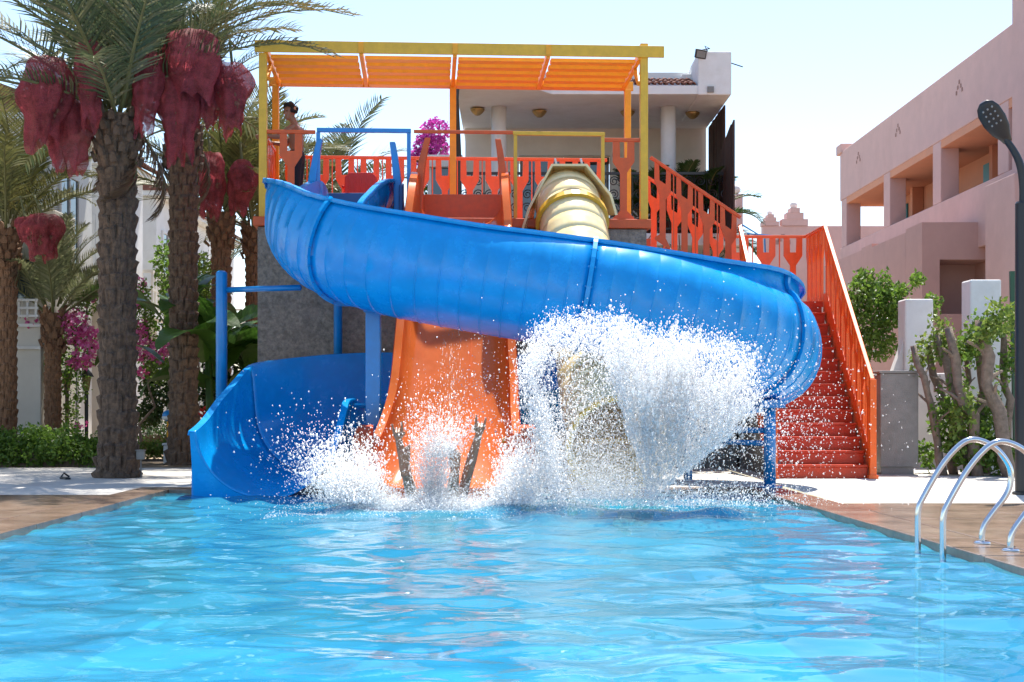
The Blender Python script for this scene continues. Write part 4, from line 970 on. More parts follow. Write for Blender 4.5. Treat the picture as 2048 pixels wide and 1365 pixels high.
palm('small young palm growing from the hedge in front of the bougainvillea', -8.2, 25.4, 2.75, .145, M_TRUNK2, FR_S, 22, (34, 84), 6, .85, .12, 30, .1, 0)
palm('pale date palm rising behind the slide platform', -4.1, 31, 4.9, .2, M_TRUNK2, FR_A, 34, (-22, 82), 7, .88, .17, 20, .1, 0)
palm('date palm beyond the picture edge over the garden villas', -10.8, 22.5, 5.2, .22, M_TRUNK, FR_B, 26, (-4, 80), 8, 1.0, .17, 20, .1, 0)

# ---- red net bags round the date bunches
def netmat():
    m = bpy.data.materials.new('red_net'); m.use_nodes = True; nt = m.node_tree; N = nt.nodes; L = nt.links; b_ = N["Principled BSDF"]; b_.inputs['Roughness'].default_value = .7
    tc = N.new('ShaderNodeTexCoord'); nz = N.new('ShaderNodeTexNoise'); nz.inputs['Scale'].default_value = 3.2; nz.inputs['Detail'].default_value = 9; nz.inputs['Roughness'].default_value = .72; L.new(tc.outputs['Object'], nz.inputs[0])
    cr = N.new('ShaderNodeValToRGB'); cr.color_ramp.elements[0].color = (.17, .025, .03, 1); cr.color_ramp.elements[1].color = (.60, .10, .13, 1); cr.color_ramp.elements[0].position = .35; cr.color_ramp.elements[1].position = .7
    L.new(nz.outputs[0], cr.inputs[0]); L.new(cr.outputs[0], b_.inputs['Base Color'])
    t = N.new('ShaderNodeBsdfTranslucent'); L.new(cr.outputs[0], t.inputs[0]); m1 = N.new('ShaderNodeMixShader'); m1.inputs[0].default_value = .46; L.new(b_.outputs[0], m1.inputs[1]); L.new(t.outputs[0], m1.inputs[2])
    tr = N.new('ShaderNodeBsdfTransparent'); m2 = N.new('ShaderNodeMixShader'); n2 = N.new('ShaderNodeTexNoise'); n2.inputs['Scale'].default_value = 190; n2.inputs['Detail'].default_value = 1; L.new(tc.outputs['Object'], n2.inputs[0])
    mr = N.new('ShaderNodeMapRange'); mr.inputs[1].default_value = .5; mr.inputs[2].default_value = .62; mr.inputs[3].default_value = .08; mr.inputs[4].default_value = .6; L.new(n2.outputs[0], mr.inputs[0])
    L.new(mr.outputs[0], m2.inputs[0]); L.new(m1.outputs[0], m2.inputs[1]); L.new(tr.outputs[0], m2.inputs[2]); L.new(m2.outputs[0], N["Material Output"].inputs[0]); return m
M_NET = netmat(); M_DATE = mat('ripening_dates', (.17, .065, .04), .5, .5, 30)
def date_bag(label, px, py0, py1, Y, wpx, seed, tilt=0., fill=.5, neck=(0, 0)):
    """Net sack hung from the crown: gathered neck, swollen with dates, ragged open hem below."""
    top = P(px, py0, Y); H = (py1-py0)*Y/F; R = wpx*.92*Y/F/2; r = np.random.default_rng(seed); n = 40; m = 26; vs = []; fs = []
    t_ = thing('date_bag', label, 'fruit bag', tuple(top), group='red net bags hung round the date bunches')
    bulge = .35+.25*r.random(); folds = r.integers(5, 9); ph = r.uniform(0, 6)
    for i in range(m+1):
        t = i/m; prof = (math.sin(PI*min(1, t*.92+.06)**(.55+bulge*.4))**.75)*.9+.16*(1-t)
        if t > .72: prof = max(prof, .66-.10*(t-.72)/.28)
        for j in range(n):
            a = 2*PI*j/n; f = 1+(.06+.15*t**2)*math.sin(folds*a+ph+t*2)+.32*noise.noise((math.cos(a)*1.6, math.sin(a)*1.6, t*3+seed))
            z = -H*t*(1+.08*t*math.sin(3*a+ph)*(t > .55)+.05*math.sin(7*a+2*ph)*(t > .85)+.14*noise.noise((math.cos(a)*2, math.sin(a)*2, seed))*t)
            vs.append((top.x+R*prof*f*math.cos(a)+tilt*H*t*t, top.y+R*prof*f*math.sin(a)*.9, top.z+z))
    for i in range(m):
        for j in range(n): fs.append((i*n+j, i*n+(j+1) % n, (i+1)*n+(j+1) % n, (i+1)*n+j))
    vs = [tuple(Vector(v)+Vector((noise.noise(Vector(v)*9), noise.noise(Vector(v)*9+Vector((7, 3, 1))), noise.noise(Vector(v)*9+Vector((1, 9, 4)))))*.026) for v in vs]; mb = MB(); mb.add(vs, fs); mb.build('net', M_NET, t_, smooth=True)
    # the bunch inside: one lumpy mass of many dates
    k = 420; d = r.normal(size=(k, 3)); d /= np.linalg.norm(d, axis=1)[:, None]; rad = r.uniform(.55, 1, k)[:, None]
    c = np.array(top)+np.array([tilt*H*.25, 0, -H*(.30+.18*fill)])+d*rad*np.array([R*.8, R*.74, H*.29*(.7+.5*fill)])
    mb = MB()
    oc = [(1,0,0),(-1,0,0),(0,1,0),(0,-1,0),(0,0,1.5),(0,0,-1.5)]; of = [(0,2,4),(2,1,4),(1,3,4),(3,0,4),(2,0,5),(1,2,5),(3,1,5),(0,3,5)]
    for q in c: mb.add([tuple(q+np.array(o_)*.030) for o_ in oc], of)
    kind(mb.build('date_bunch', M_DATE, t_), 'stuff')
    MB().tube([top, top+Vector((neck[0]*.4+.05*(1 if px < 235 else -1), .1, .35)), top+Vector((neck[0], .35, .3))], .02, 6).build('fruit_stalk', M_RACHIS, t_)
date_bag('large dusky red net bag hanging lowest on the outer side of the thickest palm', 96, 118, 292, 19.3, 112, 1, -.10, .8)
date_bag('dark crimson net bag with ragged hem directly below the bag touching the thickest trunk', 128, 176, 338, 19.7, 118, 2, .06, .3)
date_bag('narrow greyish red net bag touching the outer side of the thickest trunk', 178, 84, 246, 19.2, 68, 3, .03, .9)
date_bag('slim bright red net bag hanging between the two dark trunks', 297, 106, 262, 19.6, 66, 4, -.06, .2)
date_bag('broad brownish net bag at the top of the cluster above the second dark trunk', 384, 66, 206, 19.8, 138, 5, .05, 1.0)
date_bag('long purple red net bag draped down over the second dark trunk', 358, 150, 318, 19.9, 92, 6, .0, .7)
date_bag('small rounded purple bag tucked under the broad brownish net bag', 405, 138, 250, 20.1, 84, 7, .05, .8)
date_bag('pointed pink and maroon bag hanging free nearest the mustard post', 464, 128, 264, 20.0, 78, 8, -.02, .9)
date_bag('long red bag on the reddish palm hanging beside the second dark trunk', 420, 306, 428, 25.3, 66, 9, .02, .9)
date_bag('wide red bag on the reddish palm hanging towards the mustard post', 484, 322, 424, 25.4, 62, 10, -.04, .5)
date_bag('small sunlit red bag with brown bunch on the palm at the picture edge', 86, 430, 516, 23.7, 84, 11, .03, 1.0, (-.6, 0))
date_bag('folded scrap of bright red net hanging against the edge palm trunk', 50, 434, 480, 23.8, 40, 12, .02, .2, (-.4, 0))

# ---- hedges
def hedge(label, x0, x1, y0, y1, z1, n, seed, lm):
    h = thing('hedge', label, 'hedge', ((x0+x1)/2, (y0+y1)/2, .1), group='clipped hedges in the garden'); r = np.random.default_rng(seed)
    k = int((x1-x0)/.28); bl = [(x0+(x1-x0)*(i+.5)/k+r.normal()*.03, y0+(y1-y0)*r.uniform(.2, .8), .12+(z1-.12)*r.uniform(.18, .72), r.uniform(.2, .3), (y1-y0)*.5, (z1-.1)*r.uniform(.3, .4)) for i in range(k) for _ in range(4)]
    leaf_cloud('foliage', bl, n, .062, lm, h, seed=seed, shell=.6)
    mb = MB(); g = []
    mb.box(x0+.1, x1-.1, y0+.32, y1-.32, .1, z1-.36); mb.build('branches', M_BRANCH, h)
hedge('long clipped green hedge behind the deck beside the thickest palm', -9.6, -6.5, 22.8, 23.8, .76, 19000, 1, M_LEAF)
hedge('distant clipped hedge seen between the two dark palm trunks', -7.6, -5.2, 28.3, 29.3, .85, 3500, 2, M_LEAFD)
hedge('low pale hedge in front of the distant one between the dark trunks', -6.8, -5.8, 25.2, 25.7, .50, 1800, 3, M_LEAFY)
# ---- bougainvilleas
def bougainvillea(label, blobs, fl, nl, nf, seed, stems, fm=M_PINKF, ls=.075):
    c = np.mean(np.array(blobs)[:, :3], 0); b_ = thing('bougainvillea', label, 'flowering shrub', (c[0], c[1], .1), group='bougainvilleas in flower')
    leaf_cloud('foliage', blobs, nl, ls, M_LEAF, b_, seed=seed); leaf_cloud('blossom', fl, nf, ls*.95, fm, b_, seed=seed+1, aspect=.95)
    mb = MB()
    for k, (p, q) in enumerate(stems): mb = MB(); mb.tube(branch_pts(p, q, 7, .04, seed+k), np.linspace(.035, .012, 7), 6); mb.build('stem', M_BRANCH, b_)
def bl(px, py, Y, w, h, d=.4): p = P(px, py, Y); return (p.x, p.y, p.z, w*Y/F/2, d, h*Y/F/2)
Y = 25.9
bougainvillea('magenta bougainvillea arching behind the small palm', [bl(60, 690, Y, 80, 110), bl(75, 640, Y, 60, 60), bl(150, 690, Y, 90, 120), bl(60, 760, Y, 110, 40), bl(150, 770, Y, 60, 90), bl(175, 600, Y, 60, 70), bl(100, 720, Y, 60, 80), bl(140, 830, Y, 30, 60)],
  [bl(150, 655, Y-.25, 75, 80), bl(175, 690, Y-.25, 45, 90), bl(130, 640, Y-.2, 40, 40), bl(72, 645, Y-.2, 50, 40), bl(160, 725, Y-.2, 50, 24), bl(162, 852, Y-.3, 14, 8), bl(180, 595, Y, 24, 22)], 3000, 1150, 5,
  [((-8.5, 25.9, .1), tuple(P(80, 700, Y))), ((-8.3, 25.9, .1), tuple(P(150, 690, Y))), (tuple(P(80, 700, Y)), tuple(P(60, 630, Y))), (tuple(P(150, 690, Y)), tuple(P(178, 600, Y))), (tuple(P(90, 720, Y)), tuple(P(30, 765, Y)))])
Y = 26.4
bougainvillea('magenta bougainvillea between the two dark palm trunks', [bl(305, 690, Y, 80, 130), bl(285, 640, Y, 50, 80), bl(320, 740, Y, 60, 60), bl(285, 590, Y, 30, 60)],
  [bl(285, 690, Y-.3, 40, 70), bl(280, 655, Y-.3, 30, 30), bl(318, 705, Y-.3, 40, 40), bl(328, 695, Y-.3, 24, 30), bl(283, 745, Y-.2, 16, 16), bl(280, 570, Y, 18, 30), bl(283, 605, Y, 16, 20)], 1500, 620, 15,
  [((-6.9, Y, .1), tuple(P(300, 700, Y))), (tuple(P(300, 700, Y)), tuple(P(285, 590, Y)))])
Y = 31.5
bougainvillea('purple bougainvillea towering behind the platform beside the white villa', [bl(862, 330, Y, 70, 120), bl(868, 400, Y, 60, 90), bl(880, 470, Y, 70, 100)],
  [bl(872, 262, Y-.3, 62, 50), bl(850, 290, Y-.3, 46, 50), bl(878, 300, Y-.3, 40, 60), bl(832, 312, Y-.2, 34, 26), bl(858, 345, Y-.3, 50, 50), bl(875, 390, Y-.3, 30, 40)], 2200, 2400, 25,
  [((-1.7, Y, .1), tuple(P(866, 350, Y)))], M_PURPF)
# ---- banana plants
def banana_leaf(L_, W, seed, tear=True):
    r = np.random.default_rng(seed); n = 26; vs = []; fs = []; droop = r.uniform(.7, 1.3); x = z = 0; el = .25
    for i in range(n+1):
        t = i/n; w = W*(math.sin(PI*min(1, .04+t*.96))**.6)*(1 if t < .6 else 1-.35*(t-.6))
        nick = 1-(.25*r.random() if tear and r.random() < .22 else 0)
        vs += [(x, -w*nick, z+.16*w), (x, -.012, z), (x, .012, z), (x, w*(1-(.25*r.random() if tear and r.random() < .2 else 0)), z+.16*w)]
        el -= droop*2.0/n*(.3+t); x += math.cos(el)*L_/n; z += math.sin(el)*L_/n
    for i in range(n):
        for j in range(3): fs.append((i*4+j, i*4+j+1, i*4+5+j, i*4+4+j))
    return MB().add(vs, fs).mesh('leaf', smooth=False)
BL_ = [banana_leaf(1.9, .30, 31), banana_leaf(1.6, .27, 32), banana_leaf(2.2, .33, 33)]
def banana(label, x, y, h, n, seed, az0, az1):
    b_ = thing('banana_plant', label, 'plant', (x, y, .1), group='banana plants behind the palms'); r = np.random.default_rng(seed)
    for k in range(3):
        dx = r.normal()*.22; MB().tube([(x+dx, y, .1), (x+dx*1.3, y, h*.5), (x+dx*1.6, y, h*(.8+.1*k))], [.07, .055, .035], 8).build('stem', M_BANANA, b_, smooth=True)
    for i in range(n):
        a = math.radians(az0+(az1-az0)*i/(n-1)+r.normal()*12); o = link('leaf', BL_[i % 3], M_BANANA, b_)
        o.matrix_local = Matrix.Translation((r.normal()*.1, r.normal()*.1, h*r.uniform(.55, 1.0))) @ Matrix.Rotation(a, 4, 'Z') @ Matrix.Rotation(-math.radians(r.uniform(20, 68)), 4, 'Y') @ Matrix.Rotation(r.normal()*.5, 4, 'X') @ Matrix.Scale(r.uniform(.8, 1.05), 4)
banana('tall banana plant with torn leaves between the two dark palm trunks', -5.95, 25.0, 2.6, 9, 1, 60, 420)
banana('banana clump behind the round topped blue post', -5.05, 24.4, 2.1, 12, 2, 0, 360)
banana('banana clump between the blue post and stone tower', -4.55, 25.2, 1.9, 9, 3, 0, 330)
def shrub(label, blobs, n, size, lm, seed, trunk=None, name='shrub'):
    c = blobs[0]; s = thing(name, label, 'shrub', (c[0], c[1], .1)); leaf_cloud('foliage', blobs, n, size, lm, s, seed=seed)
    for k, (p, q, r_) in enumerate(trunk or []): MB().tube(branch_pts(p, q, 6, .05, seed+k), np.linspace(r_, r_*.4, 6), 7).build('stem', M_BRANCH, s)
shrub('yellow flowering shrub beyond the second dark trunk', [bl(408, 560, 28.5, 40, 130), bl(415, 600, 28.3, 36, 60)], 900, .09, M_LEAFY, 41, [((-6.1, 28.4, .1), tuple(P(410, 560, 28.4)), .03)])
shrub('bright green climber on the garden villa between the dark trunks', [bl(328, 530, 30, 40, 110), bl(335, 600, 29.8, 30, 80)], 800, .09, M_LEAF, 42, [((-7.2, 30, .1), tuple(P(328, 540, 30)), .03)])
shrub('feathery dark green shrub low between the dark palm trunks', [bl(320, 770, 27.2, 90, 110), bl(300, 830, 27.2, 60, 50)], 1500, .10, M_LEAFD, 43)
shrub('low green shrub behind the blue slide exit', [bl(460, 790, 25.8, 90, 90), bl(490, 740, 26, 60, 120), bl(420, 780, 25.6, 50, 120)], 1600, .10, M_LEAFD, 44)
# spiky palm on the villa balcony
bp = thing('balcony_palm', 'spiky dark green potted palm on the white villa balcony', 'plant', (3.0, VF+.75, 4.36)); FR_P = frond_set(M_LEAFD, 1.15, 1.0, 90, .26)
for x, k in ((3.15, 0), (3.75, 5), (2.55, 9)):
    crown(bp, (x, VF+.75, 4.75), FR_P, 16, -8, 78, 91+k, 1.0)
    MB().lathe([(.13, 4.352), (.2, 4.72), (.17, 4.72), (.16, 4.6)], (x, VF+.75, 0), 14).build('pot', M_TILE, bp)
cl = thing('hanging_creeper', 'thin leafy creeper hanging below the villa balcony behind the stairs', 'climber', (2.9, VF-.35, 4))
for k in range(9):
    x = 2.1+k*.26; MB().tube(branch_pts((x, VF-.25, 4.3), (x-.25, VF-.3, 1.9), 7, .06, k), .012, 5).build('stem', M_BRANCH, cl)
leaf_cloud('foliage', [(2.2+.25*k, VF-.28, 3.6-.3*(k % 3), .14, .1, .9) for k in range(9)], 900, .07, M_LEAFD, cl, seed=77)
# ---- right side: bush behind the wall, pruned trees, ground cover
shrub('dense green bush rising behind the white garden wall beside the red stairs', [bl(1745, 625, 24.5, 110, 130), bl(1720, 600, 24.3, 60, 110), bl(1780, 610, 24.6, 70, 90), bl(1750, 690, 24.4, 100, 70), bl(1730, 560, 24.5, 30, 50), bl(1768, 570, 24.6, 24, 60), bl(1800, 580, 24.7, 40, 24), bl(1835, 560, 24.7, 20, 30), bl(1862, 615, 24.7, 30, 60)], 4200, .085, M_LEAF, 51,
  [((6.1, 24.5, .1), tuple(P(1745, 640, 24.5)), .06), (tuple(P(1745, 650, 24.5)), tuple(P(1860, 610, 24.7)), .02), (tuple(P(1745, 640, 24.5)), tuple(P(1725, 550, 24.5)), .02)])
PT = [ # foot px, top px, top py, depth, radius, leaf tufts, label
 (1888, 1826, 692, 20.3, .055, [], 'thin bare pruned trunk leaning outermost towards the grey cabinet'),
 (1908, 1858, 690, 20.6, .060, [(1862, 700, 64, 70), (1880, 690, 30, 40)], 'pruned trunk with a leafy tuft next to the outermost bare one'),
 (1942, 1872, 668, 20.4, .065, [(1900, 800, 60, 110)], 'pruned trunk forking beside the first wall pier'),
 (1956, 1896, 655, 20.1, .075, [(1925, 830, 40, 60)], 'leaning pruned trunk with a dark sawn top in the middle of the row'),
 (1968, 1962, 690, 20.8, .085, [(1940, 680, 60, 56), (1965, 690, 40, 60), (1975, 820, 50, 90)], 'upright pale pruned trunk crowned with lime shoots'),
 (2022, 1960, 640, 19.9, .095, [(1995, 650, 60, 50), (1975, 660, 40, 60)], 'thickest leaning pruned trunk with sawn top before the second pier'),
 (2016, 2008, 662, 20.6, .06, [(2010, 650, 40, 40), (2025, 720, 30, 60)], 'pruned trunk closest to the black lamp post'),
 (1936, 1933, 690, 21.0, .045, [(1930, 700, 30, 40)], 'slender upright pruned trunk behind the leaning ones')]
for i, (fx, tx, ty, Y, r_, tufts, lb) in enumerate(PT):
    a = P(fx, 955, Y); a.z = .1; q = P(tx, ty, Y+.1); t = thing('pruned_tree', lb, 'tree', tuple(a), group='pruned trees along the white wall')
    pts = branch_pts(a, q, 9, .025, 60+i); MB().tube(pts, np.linspace(r_*1.15, r_*.8, 9)*(1+.08*np.sin(np.arange(9)*2.3)), 12).build('trunk', M_BRANCH, t, smooth=True)
    mb = MB()
    for k in range(4):
        b0 = Vector(pts[3+k]); e = b0+Vector((RNG.normal()*.22, RNG.normal()*.15, .16+.1*RNG.random())); MB().tube([b0, (b0+e)/2+Vector((0, 0, .03)), e], [r_*.4, r_*.3, r_*.22], 6).build('branch', M_BRANCH, t)
    if tufts: leaf_cloud('crown', [bl(u+du*w, v+dv*h, Y-.05, w*sw, h*sh, .24) for u, v, w, h in tufts for du, dv, sw, sh in ((0, 0, 1.1, 1.05), (.5, -.5, .3, .9), (-.45, .3, .5, .9), (.1, -.7, .25, .8))], 260*len(tufts), .08, M_LEAFY if i % 2 else M_LEAF, t, seed=70+i, shell=.25)
shrub('low bright green suckers at the foot of the pruned trees', [bl(1900, 850, 20.6, 70, 130, .3), bl(1950, 900, 20.2, 120, 90, .3), bl(1985, 860, 20.4, 60, 120, .3), bl(1850, 910, 20.9, 40, 60, .2), bl(2010, 920, 20.2, 60, 90, .3)], 2600, .08, M_LEAF, 81)
# ------------------------------------------------------------------ people
class Body(MB):
    def cap(s, p, q, r0, r1=None, n=12, flat=None):
        """Tapered limb with rounded ends; flat=(axis, factor) squashes it across one direction."""
        r1 = r0 if r1 is None else r1; p = Vector(p); q = Vector(q); d = (q-p); L_ = d.length; d = d/L_ if L_ > 1e-6 else Vector((0, 0, 1))
        pts = []; rs = []
        for k in range(5): a = PI/2*k/4.0; pts.append(p-d*r0*math.cos(a)*.98); rs.append(max(.001, r0*math.sin(a)))
        for k in range(1, 4): t = k/4; pts.append(p+(q-p)*t); rs.append(r0+(r1-r0)*t)
        for k in range(4, -1, -1): a = PI/2*k/4.0; pts.append(q+d*r1*math.cos(a)*.98); rs.append(max(.001, r1*math.sin(a)))
        m = MB().tube(pts, rs, n); v = m.v
        if flat:
            ax = Vector(flat[0]).normalized(); v = []
            for w in m.v:
                w = Vector(w); t = max(0, min(1, (w-p).dot(d)/max(L_, 1e-6))); c = p+(q-p)*t; o_ = w-c; v.append(tuple(w-ax*o_.dot(ax)*(1-flat[1])))
        return s.add(v, m.f)
    def finish(s, name, mat_, parent, vox=.008, sm=6):
        o = s.build(name, mat_, parent, smooth=True)
        m = o.modifiers.new('remesh', 'REMESH'); m.mode = 'VOXEL'; m.voxel_size = vox; m.use_smooth_shade = True
        m = o.modifiers.new('smooth', 'SMOOTH'); m.factor = .5; m.iterations = sm
        return o
def hand(b, w, d, thumb, palm, k, bent):
    """Hand from wrist w along d; thumb = side of the thumb, palm = palm normal; bent lists curled fingers."""
    w = Vector(w); d = Vector(d).normalized(); t = Vector(thumb); t = (t-d*t.dot(d)).normalized(); n = d.cross(t).normalized()
    if n.dot(Vector(palm)) < 0: n = -n
    for i, (off, ml, fl) in enumerate(((.030, .088, (.042, .027, .022)), (.010, .090, (.046, .030, .023)), (-.010, .086, (.043, .028, .022)), (-.029, .078, (.034, .022, .020)))):
        k0 = w+d*.015*k+t*off*.55*k; kn = w+d*ml*k+t*off*1.05*k; b.cap(k0, kn, .0155*k, .0125*k, flat=(n, .85))
        p = kn; ang = 0
        for j, l in enumerate(fl):
            ang += (math.radians(88) if i in bent else math.radians(7)); dd = d*math.cos(ang)+n*math.sin(ang)+t*off*(.0 if i in bent else 2.2)
            q = p+dd.normalized()*l*k; r_ = (.0098, .0088, .0075)[j]*k; b.cap(p, q, r_, r_*.9); p = q
    b.cap(w+d*.02*k+t*.018*k, w+d*.055*k+t*.045*k, .017*k, .0135*k); p = w+d*.055*k+t*.045*k
    q = p+(d*.6-t*.25+n*.55).normalized()*.034*k; b.cap(p, q, .0115*k, .0105*k); b.cap(q, q+(d*.1-t*.9+n*.35).normalized()*.028*k, .0105*k, .0085*k)
def foot(b, ankle, heel_dir, toe_dir, big, k):
    """Foot: heel below/behind the ankle, toes along toe_dir, big = side of the big toe, sole faces -heel.. away from the shin."""
    a = Vector(ankle); td = Vector(toe_dir).normalized(); sn = Vector(heel_dir).normalized(); bg = Vector(big); bg = (bg-td*bg.dot(td)).normalized()
    h = a+sn*.055*k-td*.045*k; b.cap(h, h+td*.03*k, .034*k, .034*k); b.cap(a, h, .034*k, .033*k)
    ball = h+td*.165*k
    b.cap(h+td*.03*k-bg*.008*k, ball-bg*.027*k, .029*k, .024*k, flat=(sn, .8)); b.cap(h+td*.04*k-sn*.018*k+bg*.012*k, ball+bg*.024*k, .025*k, .028*k, flat=(sn, .85)); b.cap(a+td*.02*k, ball-sn*.012*k, .034*k, .02*k)
    for i, (off, l, r_) in enumerate(((.036, .044, .0130), (.0135, .043, .0078), (-.0045, .038, .0074), (-.0215, .032, .0070), (-.0365, .025, .0068))):
        p = ball+bg*off*k+td*(.012-.006*i)*k; q = p+td*l*.6*k-sn*.006*k; b.cap(p, q, r_*1.0*k, r_*.95*k); b.cap(q, q+td*l*.45*k+sn*.004*k, r_*.98*k, r_*1.02*k)
def head(b, c, f, up, k):
    c = Vector(c); f = Vector(f).normalized(); up = Vector(up).normalized(); s = f.cross(up).normalized()
    b.cap(c+up*.035*k-f*.012*k, c+up*.03*k+f*.02*k, .085*k, .08*k); b.cap(c-up*.01*k+f*.03*k, c-up*.075*k+f*.05*k, .068*k, .042*k, flat=(s, .9))
    b.cap(c-up*.09*k+f*.062*k, c-up*.088*k+f*.068*k, .026*k, .022*k); b.cap(c+up*.015*k+f*.092*k, c-up*.022*k+f*.112*k, .009*k, .014*k)
    b.cap(c-up*.052*k+f*.086*k-s*.016*k, c-up*.052*k+f*.086*k+s*.016*k, .008*k, .008*k)
    for q in (-1, 1):
        b.cap(c+s*q*.084*k-f*.012*k+up*.012*k, c+s*q*.086*k-f*.008*k-up*.022*k, .013*k, .01*k); b.cap(c+up*.038*k+f*.078*k+s*q*.016*k, c+up*.036*k+f*.07*k+s*q*.045*k, .011*k, .009*k)
def eyes(c, f, up, k, parent):
    c = Vector(c); f = Vector(f).normalized(); up = Vector(up).normalized(); s = f.cross(up).normalized()
    for q in (-1, 1): MB().ball(c+up*.02*k+f*.082*k+s*q*.03*k, .011*k, 8).build('eye', M_HAIR, parent, smooth=True)
def hair(c, f, up, k, parent, seed, n=46):
    c = Vector(c); f = Vector(f).normalized(); up = Vector(up).normalized(); s = f.cross(up).normalized(); r = np.random.default_rng(seed); b = Body()
    i = 0
    while i < n:
        d = Vector(r.normal(size=3)).normalized(); a, u = d.dot(f), d.dot(up)
        if u < -.35 or (a > .45 and u < .45): continue
        p = c+up*.035*k-f*.005*k+d*(.092+.018*r.random())*k; b.cap(p, p+Vector(r.normal(size=3))*.006*k, r.uniform(.018, .032)*k); i += 1
    return b.finish('hair', M_HAIR, parent, .009, 2)

# the man watching from the platform
gx, gy, gz = -3.16, 20.85, DK
t = thing('person', 'shirtless man with curly dark hair and navy shorts leaning on the platform railing', 'person', (gx, gy, gz))
b = Body(); V = lambda x, y, z: Vector((gx+x, gy+y, gz+z))
hip = [V(0, -.09, .92), V(.01, .09, .92)]; sh = [V(-.01, -.185, 1.42), V(.03, .185, 1.42)]
b.cap(V(.01, -.05, 1.0), V(.01, .05, 1.0), .115, .115, flat=((1, 0, 0), .85)); b.cap(V(.01, -.04, 1.02), V(.0, -.06, 1.30), .105, .125, flat=((1, 0, 0), .8)); b.cap(V(.01, .04, 1.02), V(.0, .06, 1.30), .105, .125, flat=((1, 0, 0), .8))
b.cap(sh[0]+Vector((0, .05, -.03)), sh[1]+Vector((0, -.05, -.03)), .075, .075); b.cap(V(.0, 0, 1.40), V(-.06, -.01, 1.56), .055, .052)
hc = V(-.09, -.02, 1.645); hf = Vector((-.62, -.72, -.10)); head(b, hc, hf, (0, 0, 1), 1.0)
for s_, h_ in zip((-1, 1), hip):
    kn = h_+Vector((-.02, -.01*s_, -.44)); an = kn+Vector((.03, 0, -.40)); b.cap(h_, kn, .085, .055); b.cap(kn, an, .056, .038); b.cap(kn+Vector((.02, 0, -.1)), kn+Vector((.02, 0, -.2)), .052, .045)
    foot(b, an, (0, 0, -1), (-1, -.15, 0), (0, .2*-s_, 0) if abs(s_) else (0, 1, 0), 1.0)
el = V(-.22, -.30, 1.24); wr = V(-.36, -.36, 1.235); b.cap(sh[0], el, .052, .042); b.cap(el, wr, .041, .028); hand(b, wr, (-1, -.1, -.1), (0, -.3, .8), (0, 0, -1), 1.0, ())
el = V(-.20, .24, 1.22); wr = V(-.36, .2, 1.235); b.cap(sh[1], el, .052, .042); b.cap(el, wr, .041, .028); hand(b, wr, (-1, .1, -.1), (0, .3, .8), (0, 0, -1), 1.0, ())
b.finish('body', M_SKIN, t, .009, 6); hair(hc, hf, (0, 0, 1), 1.0, t, 5); eyes(hc, hf, (0, 0, 1), 1.0, t)
b = Body(); b.cap(V(.01, -.06, 1.0), V(.01, .06, 1.0), .128, .128, flat=((1, 0, 0), .9))
for h_ in hip: b.cap(h_+Vector((0, 0, .02)), h_+Vector((-.018, 0, -.34)), .105, .088)
b.finish('shorts', M_SHORT, t, .012, 3)

# the rider with horned hands: lying back in the splash, feet and hands up
K = 1.17; t = thing('person', 'rider sliding in feet first with both hands raised making horn signs', 'person', (-.85, 15.1, 0), group='riders in the splash')
b = Body()
pel = Vector((-.84, 15.28, -.20)); ch = Vector((-.82, 15.60, -.14)); hc = Vector((-.82, 15.86, .04))
b.cap(pel-Vector((.09, 0, 0)), pel+Vector((.09, 0, 0)), .13, .13); b.cap(pel, ch, .15, .17); b.cap(ch-Vector((.17, -.03, -.05)), ch+Vector((.17, .03, .05)), .085, .085); b.cap(ch+Vector((0, .06, .1)), hc-Vector((0, .02, .08)), .062, .06)
head(b, hc, (0, -.9, .35), (0, .35, .93), K)
for sx, heel in ((-1, P(808, 946, 14.75)), (1, P(910, 948, 14.75))):
    hp_ = pel+Vector((sx*.11, -.03, 0)); kn = Vector((heel.x*.7+pel.x*.3+sx*.04, 15.04, .26)); an = heel+Vector((-.0, .085, .05))
    b.cap(hp_, kn, .095, .065); b.cap(kn, an, .066, .045); foot(b, an, (0, -1, -.05), (sx*-.02, -.10, 1), (-sx, 0, 0), K*1.12)
for sx, wp, ep in ((-1, P(797, 878, 14.86), P(815, 952, 15.2)), (1, P(958, 868, 14.86), P(934, 952, 15.2))):
    s_ = ch+Vector((sx*.22, .02, .07)); b.cap(s_, ep, .066, .056); b.cap(ep, (ep*.6+wp*.4), .057, .056); b.cap(ep*.6+wp*.4, wp, .056, .036)
    d = (wp-ep).normalized(); hand(b, wp, d+Vector((sx*-.10, -.05, .15)), (-sx if sx < 0 else -1, .1, .0) if False else (-sx*1.0, 0, 0), (0, -1, 0), K*1.2, (1, 2))
b.finish('body', M_SKINW, t, .0060, 3); hair(hc, (0, -.9, .35), (0, .35, .93), K, t, 9); eyes(hc, (0, -.9, .35), (0, .35, .93), K, t)
b = Body(); b.cap(pel-Vector((.08, 0, 0)), pel+Vector((.08, 0, 0)), .15, .15)
for sx in (-1, 1): b.cap(pel+Vector((sx*.11, -.03, 0)), pel+Vector((sx*.12, -.2, .12)), .115, .105)
b.finish('shorts', M_SHORT, t, .014, 3)

